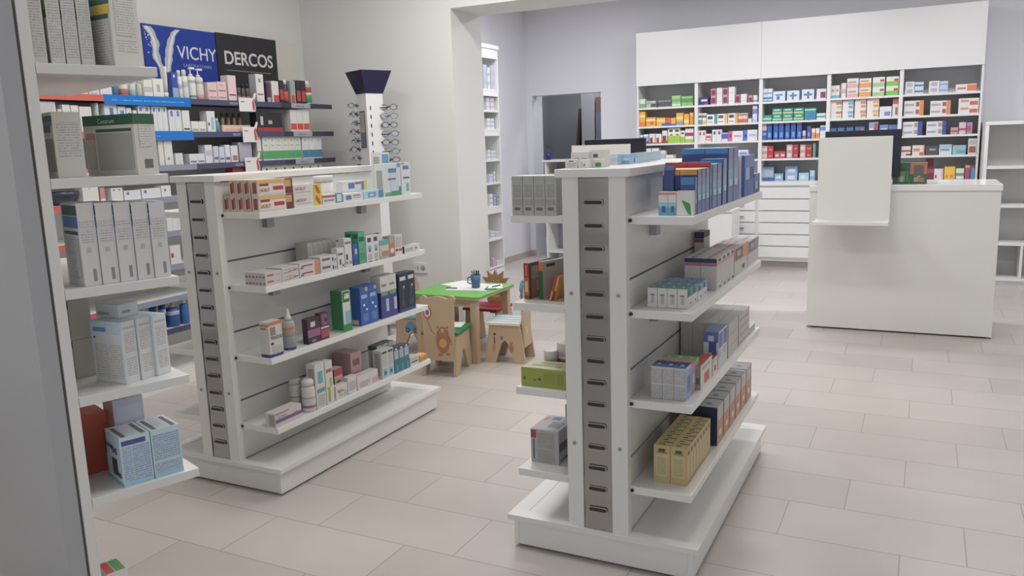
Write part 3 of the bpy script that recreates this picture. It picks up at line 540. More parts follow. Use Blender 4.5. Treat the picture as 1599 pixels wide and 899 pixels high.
rowx(P3_, xr - .006, z3, [
 (1137, 1152, 507, 1, 4, .046, 'plain grey white carton', 'c2bfbc', '.92,1:b0acaa', '.3,.32:a9a6a4', '0,1:c4c1be', dict(layers=3)),
 (1153.5, 1169.5, 494, 1, 3, .052, 'plain grey white carton', 'c4c1be', '.15,.35@.1,.95:a09c9a', '.3,.32:a9a6a4', '0,1:c6c3c0', dict(layers=4)),
 (1170.5, 1179, 513, 1, 2, .06, 'plain grey white carton', 'c4c1be', '.15,.4@.1,.95:a09c9a', '', '0,1:c6c3c0', dict(layers=2))])
P4_ = 'lowest right shelf, right gondola'
rowx(P4_, xr - .022, z4, [
 (1072.5, 1109, 701, 8, 2, .0565, 'cream herbal tea carton', 'c9b071', '.12,.88@.1,.9:c4b78c .78,.9@.25,.75:5e5940 .0,.1:b79c5c', '.17,.76@.12,.88:c9bf96 .22,.7@.2,.8:c .8,.92@.3,.7:4f5438 .8,.84@.2,.8:8a8a4c', '0,1:c8b67e .3,.6@.3,.6:7a7048 .85,1@.4,1:5a4e34')])
rowx(P4_, xr - .012, z4, [
 (1119.5, 1172.5, 637, 6, 2, .072, 'grey and copper carton with navy edge', 'b7b5b4', '0,1@.88,1:1f2442 0,.62@0,.88:c28a6c .62,1@0,.88:bdbbba .2,.35@.3,.6:e8d8cc', '0,1:1f2546 0,.05:3a3f5c', '0,1:bdbcbb .25,.5@.3,.6:8a8a8c .92,1:1f2546')])
# ---------------------------------------------------------------- right gondola, shelves facing left
QL = lambda n: n + ' left shelf, right gondola'
a = at(800.5, 335.7, z1)
for i in range(4):
    carton('slim grey white carton with barcode', QL('top'), a.x + i * .0405, a.x + i * .0405 + .0385, a.y, a.y + .1, z1, .128, 'b4b4ae', '', '.86,.96:a3b3a2 .12,.2@.2,.75:6c6c68 .25,.4@.1,.9:g .45,.8@.15,.85:g', '0,1:cdd0ca', key=i)
a = at(819, 466.5, z2)
carton('red and brown book shaped carton', QL('second'), a.x, a.x + .021, a.y, a.y + .16, z2, .125, '7a4434', '0,.55@.1,.9:a87862 .55,.9@.1,.9:a89a8c .2,.5@.3,.7:d0a488', '.6,1:b03026 .65,.95@.4,.6:d89a92 .1,.6:b8703c .2,.5@.2,.75:d8c4a8', '0,1:5a5a62', key=0, rz=-.12)
carton('green and orange carton leaning open', QL('second'), a.x + .048, a.x + .068, a.y + .02, a.y + .19, z2, .13, 'b4b0a8', '0,.3@.4,1:3f7a50 .3,.5@.5,.8:5f8a5c .85,.93@.1,.35:3a3a3c', '0,.75:2c6e44 .75,1:d8703a', '0,1:a8a8a0', key=1, rz=-.35)
carton('plain grey white carton at the panel', QL('second'), a.x + .118, a.x + .130, a.y + .14, a.y + .2, z2, .115, 'b9b4b0', '', '', '', key=2)
def wedge(name, desc, x, y, z, col):
    b = MB(); b.prism([(-.01, 0), (.014, 0), (.034, .10), (.024, .10)], 1, 0, .11, hexm(col)); b.prism([(-.012, -.0), (-.006, 0), (.022, .08), (.018, .084)], 1, -.001, 0, hexm('e0a040'))
    o = b.build(name, loc=(x, y, z)); o.location = (x, y, z + .0003)
    o.data.transform(Matrix.Identity(4)); PR.append(dict(o=o, desc=desc, place=QL('second'), cat='booklet', key=3, label=None))
for i, cc in enumerate(('c43a30', 'd89a3c')):
    b = MB(); b.prism([(0, 0), (.008, 0), (.030, .085), (.022, .085)], 1, 0, .10, hexm(cc)); b.prism([(.0005, .002), (.0075, .002), (.016, .035), (.009, .035)], 1, -.0008, -.0002, hexm('8a1f24' if i else 'e2a03c'))
    o = b.build('leaflet_pack'); o.location = (a.x + .098 + i * .010, a.y - .008, z2); PR.append(dict(o=o, desc=('red' if i == 0 else 'yellow') + ' leaflet pack leaning right', place=QL('second'), cat='leaflet', key=5 + i, label=None))
a = at(814.5, 601, z3)
carton('flat lime green carton with daisies', QL('third'), a.x, a.x + .172, a.y, a.y + .1, z3, .066, '9fac3e', '', '.35,.5@.05,.1:5a6a2c .3,.42@.28,.32:5a6a2c .35,.5@.38,.44:5a6a2c .2,.8@.5,.75:8f9f38 .2,.8@.78,.93:8a9836', '0,1:d0cf9c .3,.5@.15,.8:9a9a6a .6,.8@.25,.75:a8a878', key=0)
def jar(name, desc, place, x, y, z, r, h, base, band=None, lid='d8d5cf', cat='jar', key=0, lidh=.35, extra=None):
    """round cosmetic jar: body with a separate lid"""
    b = MB(); b.lathe(x, y, [(r * .9, z), (r * .94, z + h * .05), (r * .94, z + h * (1 - lidh))], hexm(base), 20)
    if band: b.lathe(x, y, [(r * .945, z + h * band[0]), (r * .95, z + h * (band[0] + .01)), (r * .95, z + h * band[1]), (r * .945, z + h * (band[1] + .01))], hexm(band[2]), 20)
    o = b.build(name, loc=(x, y, z)); o.location.z += .0005
    l = MB(); l.lathe(x, y, [(r, z + h * (1 - lidh)), (r, z + h * .97), (r * .95, z + h)], hexm(lid, .3), 20); l.build('lid', loc=(x, y, z)).parent = o
    for c in o.children: c.location = (0, 0, 0)
    PR.append(dict(o=o, desc=desc, place=place, cat=cat, key=key, label=None)); return o
jar('cream_jar', 'small white cream jar', QL('third'), a.x + .055, a.y + .135, z3, .026, .098, 'd8d2cc', lidh=.45, key=2)
jar('cream_jar', 'wide white jar with red band', QL('third'), a.x + .108, a.y + .165, z3, .040, .125, 'd4cec8', (.3, .55, 'b0504c'), lidh=.35, key=3)
jar('cream_jar', 'narrow white jar by the panel', QL('third'), a.x + .148, a.y + .235, z3, .022, .165, 'dad6d0', key=4)
a = at(830, 719.5, z4)
carton('white device carton with red corner', QL('lowest'), a.x, a.x + .108, a.y, a.y + .16, z4, .123, 'b3b1b5', '.35,.6@.05,.7:5a5a62 .05,.1@.1,.9:4a4a55', '.74,.97@0,.2:a8344c .1,.7@.08,.13:5a5a68 .45,.9@.25,.85:g .05,.4@.25,.85:g', '0,1:b8b8bc .2,.6@.45,.9:78828a .7,.9@.3,.6:3a58b0 .65,.85@.05,.2:c88a80', key=0)
carton('grey carton standing behind the device carton', QL('lowest'), a.x + .055, a.x + .118, a.y + .19, a.y + .25, z4, .16, 'a9a5aa', '', '.2,.8@.2,.8:g', '', key=1)
# on the top boards
PT = 'top board, right gondola'
zt = G['zt'] + .0003
def topx(y, pl, pr, top, desc, base, Y, X='', T='', d=.045, key=0, lay=1, z=zt):
    x0 = solve((0, y, z), 0, px=pl); x1 = solve((0, y, z), 0, px=pr); h = (solve((x0, y, 0), 2, py=top) - z) / lay
    for L in range(lay): carton(desc, PT, x0, x1 - .001, y, y + d, z + L * (h + .0003), h, base, X, Y, T, key=key + L * .1)
topx(2.47, 883, 902, 249, 'small white carton with grey label', 'd6d5d0', '.1,.6@.15,.9:b6b5b8 .7,.85@.3,.7:8a6a68', key=0)
topx(2.47, 903, 920, 249.5, 'small white carton with figure', 'dad9d5', '.2,.5@.5,.65:8a8a94 .1,.7@.2,.4:t', key=1)
topx(2.50, 922, 942, 249, 'small white carton with green label', 'd4d4d0', '.1,.6@.4,.85:3f8a4c', key=2)
topx(2.56, 892, 920, 238, 'white carton with dark print', 'd8d6d1', '.3,.6@.15,.45:5a5a66 .2,.6@.6,.9:a8a6aa', key=3, lay=1)
topx(2.58, 922, 946, 234, 'white carton with dark print', 'd8d6d1', '.55,.75@.2,.5:5a5a66 .1,.3@.4,.8:a8a6aa', key=4, lay=1)
topx(2.75, 950, 965, 241.5, 'pale blue carton with pink foot', '9cc0da', '0,.3:d8b8bc .7,.9:b8d4e6', key=5)
topx(2.80, 966.5, 983, 241, 'pale blue carton', '98bede', '.4,.6:c4d8ea .1,.3:8aa4d0', key=6)
for i, (p0, p1) in enumerate(((984, 994.5), (995, 1006), (1006.5, 1016), (1016.5, 1024))):
    topx(2.88 + i * .13, p0, p1, 239.5 - i * 1.1, 'small pale blue carton with figures', 'a8c4d8', '.1,.5@.15,.3:4a5a78 .1,.5@.6,.75:4a5a78 .6,.9:8ab4d0', d=.08, key=7 + i)
# ---------------------------------------------------------------- left gondola, shelves facing right
xl = LX + G['S'] - .008
M1 = 'top shelf, left gondola'
oo = rowx(M1, xl, z1, [
 (405.5, 459.5, 281.5, 1, 1, .036, 'yellow and maroon toothpaste carton', 'ddd3c6', '.72,.98@0,.7:e3b46a .0,.98@.78,1:7c3030 .45,.9@.72,.95:d8a06a .1,.7@.05,.75:e4ddd4 .3,.55@.42,.72:b8343a .6,.75@.05,.3:8a4038', '.15,.85@.2,.8:a84a44', '0,1:e0c49a', dict(layers=2, word=('LACALUT', .020, 'a83030', .05, .24, .62)))])
for lay in (0, 1):
    h = (solve((xl, solve((xl, 0, z1), 1, px=405.5), 0), 2, py=281.5) - z1) / 2
    for j in range(4 if lay == 0 else 3):
        ya = solve((xl, 0, z1), 1, px=405.5)
        carton('toothpaste carton seen end on', M1, xl - (j + 2) * .0385 - .003, xl - (j + 2) * .0385 + .033, ya + .004, ya + .17, z1 + lay * (h + .0004), h, 'cfc4b6', '', '.15,.8@.2,.5:9c3230 .2,.9@.5,.8:b8625a', '0,1:d6c8ae', key=1 + j + lay * .5, kind='toothpaste_box')
rowx(M1, xl - .004, z1, [
 (460.5, 491, 289, 1, 1, .036, 'white and red toothpaste carton with yellow end', 'dcd8d6', '.25,.35@.1,.9:t', '', '', dict(layers=2, word=('LACALUT', .018, 'a83a40', .06, .5, .85))),
 (491.3, 503.5, 288, 1, 1, .036, 'yellow discount carton with red zigzag', 'e3c52e', '.3,.7@.3,.7:b8682c .1,.4@.5,.8:c05a2c .55,.9@.2,.5:c05a2c', '', '', dict(layers=2))])
rowx(M1, xl - .002, z1, [
 (504.5, 524.5, 304, 1, 1, .036, 'low white carton with red line', 'd9d6d4', '.65,.85:b84a50 .25,.45@.1,.9:8f99ad', '', ''),
 (525, 535.5, 302, 1, 1, .04, 'small blue framed carton', '4a8cbc', '.12,.88@.15,.85:d8dccc', '', ''),
 (537, 567, 303, 1, 1, .04, 'low white toothpaste carton with blue oval', 'd8dade', '.2,.75@.12,.4:5a74b4 .6,.75@.5,.85:b8506c .3,.5@.5,.9:t', '', ''),
 (569, 599, 299, 1, 1, .036, 'low aqua toothpaste carton', 'a8cfe0', '.2,.75@.2,.6:5a94c4 .35,.6@.28,.5:cfe0ee 0,1@.75,1:4f8fc4', '', '')])
zz_ = z1 + .046
y0_, y1_ = solve((xl - .05, 0, z1), 1, px=537), solve((xl - .05, 0, z1), 1, px=574)
carton('white toothpaste carton with yellow end', M1, xl - .09, xl - .05, y0_, y1_, z1, .088, 'd8d9dc', '.6,.9@.22,.48:5a74b4 .8,.92@.5,.75:b8506c .5,.98@.88,1:e6c83a .5,.95@.76,.88:4a94a8', '', '', key=80)
jar('denture_tub', 'white plastic tub behind the toothpaste', M1, xl - .1, solve((xl - .1, 0, z1), 1, px=507), z1, .045, .12, 'd4d2cf', lid='dcdad6', cat='tub', lidh=.22, key=70)
rowx(M1, xl - .004, z1, [
 (602, 627, 256, 1, 1, .06, 'tall white and teal mouthwash carton', 'd4dadb', '0,.12:5aa890 0,.28@.4,1:3f9a7c .72,.85@.25,.75:4f88b8 .15,.7@.35,.85:c6d2dc .88,1@.8,1:4a94c0 .5,.55@.2,.7:5a708a', '.2,.8@.2,.8:g', ''),
 (628, 642, 254, 1, 1, .05, 'tall white carton with teal hook', 'd8dbde', '.78,.9@.2,.85:5a80b8 .5,.55@.2,.9:4a5a90 .1,.35@.5,.8:6ab4b8 .94,1@0,.4:d88a88', '', '')])
y0_ = solve((xl - .08, 0, z1), 1, px=605)
carton('tall white and blue mouthwash carton', M1, xl - .13, xl - .07, y0_ - .05, y0_ + .02, z1, .215, 'cfd3d4', '.75,.95@.1,.9:4f94c4', '.2,.9@.2,.8:g', '', key=90)
M2 = 'second shelf, left gondola'
rowx(M2, xl, z2, [
 (415.5, 441, 427, 1, 6, .0185, 'small white cream carton', 'cdc8c4', '.4,.7@.1,.5:b8606a .3,.7@.6,.9:t', '.2,.5@.2,.8:8a7a80', '', dict(layers=2)),
 (441.5, 467.5, 419, 1, 3, .03, 'white carton with red swoosh', 'cfcac6', '.2,.3@.1,.5:b8605c .3,.4@.4,.8:b8605c .6,.7@.1,.8:t .4,.55@.7,.95:b8605c', '', '', dict(layers=2)),
 (468.5, 500.5, 412, 1, 2, .034, 'white carton with orange end', 'd0ccca', '0,1@.75,1:d08a6a .45,.65@.1,.65:8a6068 .2,.4@.05,.2:4a6a80', '', '', dict(layers=2)),
 (501.5, 527, 402, 1, 2, .036, 'white carton with black wordmark', 'd2d0ce', '.45,.75@.1,.6:6a6a6e .2,.7@.72,.8:3a3a3e .2,.5@.85,.95:6a90b0', '', '', dict(layers=2)),
 (528, 539, 388, 1, 1, .034, 'upright white carton with black mark', 'd4d3d1', '.65,.75@.1,.8:5a5a60 .2,.45@.3,.5:3a3a40 .1,.2@.6,.9:5a80a8', '', ''),
 (540, 551, 373, 1, 1, .034, 'tall white carton with black mark', 'd6d5d3', '.8,.88@.1,.9:7a7a80 .25,.45@.15,.4:3a3a40 .1,.2@.1,.3:4a70b0 .1,.2@.6,.9:6aa070', '', ''),
 (552.5, 560, 381, 1, 1, .034, 'slim royal blue carton', '3a55a8', '.5,.75@.4,.9:b0bce0 .1,.3:2f468c', '', ''),
 (562, 572, 363, 1, 2, .04, 'tall green carton', '4bb487', '.7,.85@.1,.9:1f5a58 .42,.5@.4,.6:b8606a .1,.35@.1,.9:3f9c74', '.8,.93@.2,.9:1f6a58', '0,1:3aa07a'),
 (573.5, 593, 369, 2, 1, .034, 'tall white carton with blue and red discs', 'd9dadb', '.75,.92@.2,.8:4a4f60 .45,.62@.25,.8:7ab0cc .38,.48@.35,.7:b84a50 .08,.3@.2,.8:t 0,.03@.2,.8:3a3a50', '', ''),
 (594, 608.5, 376, 1, 1, .04, 'beige carton with teal top', 'cfc4b4', '.72,1:62a9a6 0,.15:8ab0a4 .15,.4@.2,.95:a88a64', '', ''),
 (609, 617, 369.5, 1, 1, .04, 'grey and orange carton', 'a8a09a', '.42,.65:d9713c 0,.15:b8644c .2,.4@.2,.8:e0e0dc', '', ''),
 (617.6, 629, 367.5, 1, 1, .04, 'white carton with two red marks', 'd6d4d2', '.2,.32@.05,.45:b0404c .2,.32@.52,.95:b0404c .4,.9@.1,.9:t', '', ''),
 (632, 647.5, 385, 1, 1, .035, 'low white carton', 'd8d8d6', '.2,.7@.1,.9:t', '0,1:4a4a50', ''),
 (648, 655.5, 381, 1, 1, .035, 'low white carton at the shelf end', 'd9d9d7', '.3,.6@.1,.5:8a8a90', '', '')])
ya = solve((xl - .09, 0, z2), 1, px=483); yb = solve((xl - .09, 0, z2), 1, px=528)
for i in range(6): carton('slim grey white carton behind the front row', M2, xl - .16, xl - .09, ya + (yb - ya) * i / 6, ya + (yb - ya) * (i + 1) / 6 - .003, z2, .125, 'b5b2ad', '.1,.9@.1,.8:g', '', '', key=50 + i)
M3_ = 'third shelf, left gondola'
rr = rowx(M3_, xl - .004, z3, [
 (423, 443.5, 504.5, 1, 1, .05, 'white eye drop carton with orange top and navy foot', 'd2cfca', '0,.09:2f3f86 .9,1:d0804c .62,.85@.1,.5:9a8478 .35,.42@.1,.3:3a4460 .08,.3@.2,.9:t', '0,.09:2f3f86 .88,.94:d0804c .8,.84@.1,.7:7a7a7c', '0,1:d8d4cc', dict(word=('FRAZOLN', .021, '505058', .1, .5, .8)))])
rowx(M3_, xl - .008, z3, [
 (482, 502, 499, 1, 1, .03, 'dark purple carton with magenta band', '452a3a', '.25,.55:a05a8a .65,.85@.25,.6:d8ccd4 .05,.15@.3,.6:8a8a90', '0,.35:1f1a22', ''),
 (502.6, 515, 490, 1, 1, .03, 'purple carton with red label', '5c2f4c', '.08,.38:b04a58 .42,.48:e0d4d8 .55,.95@.15,.85:8a5a74 .65,.8@.5,.8:2a1a28', '', ''),
 (537, 551, 455.5, 1, 1, .066, 'green and white lens solution carton', '2a7c44', '0,1@.06,.9:d0d8d4 0,.18:2f8a4c .72,.98@.1,.85:2a7048 .8,.92@.25,.8:d8e0d8 .18,.5@.3,.9:8ab4c0', '.0,.04:b8c0b8', '0,1:3f9054', dict(word=('OPTI', .013, '2a7048', .12, .86, .7))),
 (565, 592, 450, 2, 1, .065, 'royal blue lens solution carton', '2a5ab0', '.7,.8@.15,.8:8fb4e4 .88,.98@.6,.9:a8b880 .5,.56@.3,.5:dce8f8 .38,.43@.6,.8:dce8f8 .1,.3@.2,.8:4f7cc8', '.03,.15@.1,.75:c4c8c0', '0,1:2c62ba'),
 (597, 621.5, 433, 2, 1, .06, 'white and indigo lens solution carton', 'cfcfca', '0,.62:3a3f92 .54,.64@.1,.9:6aa860 .15,.45@.6,.95:b4bcd8', '0,.62:32377e', '0,1:b4b2ae', dict(word=('ReNu', .019, '3c3c44', .12, .76, .9))),
 (625, 650, 429, 2, 1, .06, 'black carton with blue foot', '23273a', '0,.08:2f3f92 .82,.92@.15,.85:c8ccd8 .2,.62@.45,.5:5a7ab0 .62,.68@.5,.7:8fb0dc .15,.3@.2,.7:3a4468', '0,.1:2c3c8c', '0,1:3a3d48')])
def bottle(name, desc, place, x, y, z, r, h, base, cap='e2e2e0', kind='flip', bands=(), key=0, sx=1, sy=1, cat='bottle'):
    """bottle with a separate cap; bands are printed rings"""
    hh = {'flip': .80, 'dropper': .72, 'pump': .74, 'round': .82, 'spray': .7, 'tube': .18}[kind] * h
    b = MB(); m = hexm(base, .3)
    if kind == 'tube': b.lathe(x, y, [(r * .7, z + hh), (r * .82, z + h * .4), (r * .95, z + h * .8), (r, z + h)], m, 14, 1, .45)
    else: b.lathe(x, y, [(r * .93, z), (r, z + r * .15), (r, z + hh - r * .5), (r * .8, z + hh - r * .15), (r * .42, z + hh)], m, 14, sx, sy)
    for v0, v1, c in bands:
        q = r * 1.015; b.lathe(x, y, [(q * .99, z + v0 * h), (q, z + v0 * h + .0005), (q, z + v1 * h), (q * .99, z + v1 * h + .0005)], hexm(c), 14, sx if kind != 'tube' else 1, sy if kind != 'tube' else .45)
    o = b.build(name, loc=(x, y, z)); o.location.z += .0004
    c = MB(); cm = hexm(cap, .3)
    if kind == 'pump':
        c.lathe(x, y, [(r * .45, z + hh), (r * .45, z + hh + h * .05), (r * .14, z + hh + h * .06), (r * .14, z + h * .95)], cm, 10); c.box(x - r * .35, y - r * .3, z + h * .94, x + r * .35, y + r * 1.1, z + h, cm)
    elif kind == 'dropper': c.lathe(x, y, [(r * .62, z + hh), (r * .62, z + hh + h * .08), (r * .35, z + hh + h * .12), (r * .22, z + h * .95), (r * .15, z + h)], cm, 10)
    elif kind == 'tube': c.lathe(x, y, [(r * .6, z), (r * .68, z + hh)], cm, 12)
    elif kind == 'round': c.lathe(x, y, [(r * .92, z + hh - r * .1), (r * .92, z + h * .93), (r * .6, z + h)], cm, 14)
    else: c.lathe(x, y, [(r * .6, z + hh), (r * .6, z + h * .97), (r * .5, z + h)], cm, 12, sx, sy)
    c_ = c.build('cap', loc=(x, y, z)); c_.parent = o; c_.location = (0, 0, 0)
    PR.append(dict(o=o, desc=desc, place=place, cat=cat, key=key, label=None)); return o
yb_ = solve((xl - .04, 0, z3), 1, px=452)
bottle('dropper_bottle', 'eye drop bottle with orange band and white nozzle', M3_, xl - .035, yb_, z3, .024, .175, 'aba6a0', 'd8d6d2', 'dropper', ((.0, .06, '2f3f86'), (.08, .3, '8f9698'), (.32, .5, 'a49a94'), (.5, .56, 'd0804c')), key=25, sy=1.2)
M4_ = 'lowest shelf, left gondola'
rowx(M4_, xl, z4, [
 (431.5, 472, 647, 1, 1, .058, 'long white carton with purple stripe', 'd0cdc9', '.3,.55:7c5a92 .3,.6@.7,.76:c4506c .3,.6@.8,.85:c4506c .92,.98@0,.5:a85a74', '.1,.9@.35,.9:g', '0,1:cfccc8', dict(word=('LACTACYD', .014, '8a8a98', .06, .62, .8))),
 (496, 510.5, 570, 1, 1, .05, 'tall white carton with teal oval', 'd4d3cf', '.55,.82@.25,.8:5fb5b2 .35,.44@.1,.95:5aa0a8 .05,.3@.2,.9:t', '.4,.9@.2,.9:g', '0,1:d0d0cc'),
 (511.5, 523, 566, 1, 1, .045, 'tall white carton with lime leaf', 'd6d6cf', '.05,.4@.2,.55:a3b83c .4,.6@.5,.85:b4c45a .74,.82@.1,.9:b8606c', '', '0,1:d2d4cc')])
bottle('lotion_bottle', 'white round lotion bottle with purple label', M4_, xl - .028, solve((xl - .028, 0, z4), 1, px=483.5), z4, .030, .145, 'd3d1cd', 'd8d6d2', 'round', ((.12, .2, 'a86a94'), (.42, .44, '9a6a7c')), key=30)
bottle('lotion_bottle', 'white round lotion bottle standing behind', M4_, xl - .10, solve((xl - .10, 0, z4), 1, px=464), z4, .030, .145, 'c6c3be', 'ccc9c4', 'round', ((.4, .42, '7a5a68'),), key=28)
rowx(M4_, xl - .004, z4, [
 (525.5, 543.5, 604, 1, 1, .03, 'low white feminine care carton', 'd8d5cf', '.15,.35@.3,.6:b0b878 .1,.5@.7,.95:t', '', '', dict(word=('Vagisan', .020, 'b0363c', .1, .5, .75))),
 (544.5, 557.5, 590, 1, 1, .03, 'low white carton with fine print', 'd8d5d0', '.2,.7@.1,.9:t', '', ''),
 (559, 591, 589, 1, 1, .045, 'low white carton with pink blossom', 'd9d2d0', '.1,.5@.7,1:d8a4b4 .25,.55@.1,.6:t .15,.2@.1,.5:b8707c', '', '0,1:d6ccca'),
 (598, 616, 549, 2, 1, .055, 'tall white carton with blue figure', 'd0cfcb', '.05,.35@.15,.85:8fb4d4 .12,.25@.3,.7:4a6a90 .88,.96@.1,.9:3a3a40 .42,.84@.15,.85:t', '.1,.9@.2,.8:g', '0,1:c9c8c4'),
 (616.6, 640, 545, 3, 1, .05, 'teal carton with navy top', '2d7888', '.9,1:2a3a5a .55,.9@.1,.9:a8b4bc .92,.98@.3,.7:d8dce0 0,.3@.4,.8:3f9aa8', '', '0,1:3a4a68'),
 (641.5, 654.5, 559, 1, 1, .045, 'low white carton by the shelf end', 'd6d4d0', '.3,.5@.1,.9:5a5f68 .6,.9@.1,.9:t', '', '0,1:d4d2ce'),
 (656, 667, 556, 1, 1, .05, 'low orange carton', 'd89a4a', '.2,.5:c97a38', '', '0,1:e2aa5c')])
ya = solve((xl - .06, 0, z4), 1, px=526); yb = solve((xl - .06, 0, z4), 1, px=541)
carton('rose and white carton', M4_, xl - .1, xl - .055, ya - .015, ya + .045, z4, .125, 'cdbab8', '.72,1:b8444c .3,.55@.3,.7:b8505a .05,.12@.2,.5:4a2a34', '0,1:3a2a30', '', key=60)
carton('tall white carton with black cap', M4_, xl - .17, xl - .12, ya - .04, ya, z4, .165, 'c4bfbb', '.93,1@.3,1:1a1a1c', '', '', key=59)
ya = solve((xl - .07, 0, z4), 1, px=549)
carton('large dusty pink carton', M4_, xl - .17, xl - .065, ya, ya + .085, z4, .165, 'b89298', '.6,.8@.15,.8:8a5462 .15,.35@.2,.6:a06a78', '', '0,1:bfa0a2', key=70)
ya = solve((xl - .07, 0, z4), 1, px=606)
for i in range(3): carton('white and green carton behind the front row', M4_, xl - .12, xl - .065, ya - .09 + i * .05, ya - .045 + i * .05, z4, .15, 'c2c0bc', '', '.2,.8@.2,.8:g .85,1:2f6a54', '0,1:5a6a78', key=75 + i)
# ================================================================ cosmetics display on the left wall
XF, XP = -4.05, -4.40; YA, YZ = 2.72, 5.05; ROWZ = [1.752, 1.553, 1.358, 1.172, .965, .763, .57, .379]
NV = mat('strip_navy', s2l('#4a4c6a'), .4); NV2 = mat('strip_charcoal', s2l('#393c48'), .4); SAL = mat('strip_salmon', s2l('#c9655a'), .5); GR = mat('strip_grey', s2l('#8d92a8'), .5); BLU = mat('strip_blue', s2l('#1673c8'), .45)
DG = mat('display_back', (.78, .78, .78), .6)
disp = empty('cosmetics_display', ((XF + XP) / 2, (YA + YZ) / 2, 0), 'long cosmetics display along the left wall under blue and black signs', 'display shelf'); dl = disp.location
MB().box(XP - .02, YA, .1, XP, YZ + .1, 1.93, DG).build('back_panel', disp, loc=dl)
MB().box(XP - .02, YA, 1.93, XP, 5.115, 2.232, mat('panel_cream', s2l('#d2d0c9'), .6)).build('upper_panel', disp, loc=dl)
MB().box(XP - .02, YA, 0, XF - .04, YZ, .1, WHITE).build('plinth', disp, loc=dl)
for i, z in enumerate(ROWZ):
    y1 = YZ - (0 if i < 4 else .0)
    s = MB().box(XP, YA, z - .022, XF, y1, z - .002, NV2 if i < 3 else WHITE).build('shelf', disp, loc=dl, bevel=.001)
    segs = [(YA, 3.10, SAL), (3.10, 3.70, [BLU, BLU, GR, GR, GR, GR, GR, NV][i]), (3.70, 4.50, NV), (4.50, y1, NV2)]
    for a, b, m in segs:
        tall = m is BLU
        MB().box(XF, a, z - (.05 if tall else .034), XF + .006, b - .0005, z + (.004 if tall else 0), m).build('price_strip', s, loc=dl).parent = s
    for ch in s.children: ch.location = (0, 0, 0)
    if i < 3:
        textobj('lettering', 'VICHY', .022, hexm('b9bccb'), s, (XF + .0065 - dl.x, 4.02 - dl.y, z - .027), 'x', sx=1.1)
        pz = MB().box(XF + .006, 4.60, z - .034, XF + .009, 4.80, z - .001, mat('plate', s2l('#a2a5b4'), .5)).build('name_plate', s, loc=dl); pz.location = (0, 0, 0)
        textobj('lettering', 'DERCOS', .02, hexm('80839a'), s, (XF + .0095 - dl.x, 4.645 - dl.y, z - .027), 'x', sx=1.1)
        if i < 2:
            for k, yy in enumerate((3.15,)):
                MB().box(XF + .006, yy, z - .028, XF + .0065, yy + (.5 if i == 0 else .3), z - .018, text_material('strip_print%d' % i, s2l('#1673c8'), s2l('#6fb0e8'), .02, 120)).build('strip_print', s, loc=dl).location = (0, 0, 0)
def sign(name, y0, y1, z0, z1, col, label):
    g = empty(name, (XP + .01, (y0 + y1) / 2, z0), label, 'sign'); o = g.location
    MB().box(XP + .001, y0, z0, XP + .012, y1, z1, mat(name + '_board', s2l(col), .45)).build('board', g, loc=o); return g, o
WL = hexm('e4e6ee'); XS = XP + .0125
g, o = sign('blue_sign', 3.69, 4.277, 1.80, 2.228, '#12389a', 'blue sign with a white splash and lettering above the display')
textobj('lettering', 'VICHY', .118, WL, g, (XS - o.x, 3.945 - o.y, 2.035 - o.z), 'x', sx=.97)
textobj('lettering', 'LABORATOIRES', .028, hexm('8fa4d8'), g, (XS - o.x, 3.985 - o.y, 1.985 - o.z), 'x', sx=1.22)
spl = MB(); sm = mat('splash_print', s2l('#b9bfc4'), .5); smw = mat('splash_print_light', s2l('#dfe4e8'), .5); rnd = random.Random(3)
def arm(pts, m, x):
    n = len(pts); L = [(p[0] - p[2], p[1]) for p in pts]; R = [(p[0] + p[2], p[1]) for p in pts]
    for k in range(n - 1): spl.face([(x, L[k][0], L[k][1]), (x, R[k][0], R[k][1]), (x, R[k + 1][0], R[k + 1][1]), (x, L[k + 1][0], L[k + 1][1])], m)
left = [(3.725 + .115 * t + .02 * math.sin(7 * t), 2.215 - .30 * t, .030 - .006 * t + .006 * math.sin(23 * t)) for t in [k / 14 for k in range(15)]]
right = [(3.965 - .125 * t ** .55 - .004 * math.sin(6 * t), 2.215 - .30 * t, .020 + .010 * math.sin(3.1 * t) + .004 * math.sin(31 * t)) for t in [k / 14 for k in range(15)]]
arm(left, sm, XS); arm(right, sm, XS + .0003)
arm([(a - .006, b, c * .35) for a, b, c in left], smw, XS + .0006); arm([(a + .006, b, c * .35) for a, b, c in right], smw, XS + .0006)
arm([(3.845, 1.925, .018), (3.845, 1.87, .012), (3.845, 1.80, .016)], smw, XS + .0009)
for k in range(16):
    yy, zz, r = 3.705 + rnd.random() * .05, 2.05 + rnd.random() * .15, .002 + .004 * rnd.random()
    spl.face([(XS + .0004, yy + r * math.cos(a), zz + r * math.sin(a)) for a in [math.pi * q / 3 for q in range(6)]], smw)
sp = spl.build('water_splash', g, loc=o)
g, o = sign('black_sign', 4.287, 4.872, 1.80, 2.234, '#25262f', 'black sign with white lettering above the display')
textobj('lettering', 'DERCOS', .125, hexm('d8d8d4'), g, (XS - o.x, 4.345 - o.y, 2.03 - o.z), 'x', sx=1.0, bold=.002)
MB().box(XS - .0005, 4.36, 1.985, XS + .0005, 4.80, 1.99, hexm('8a8a8c')).build('underline', g, loc=o)
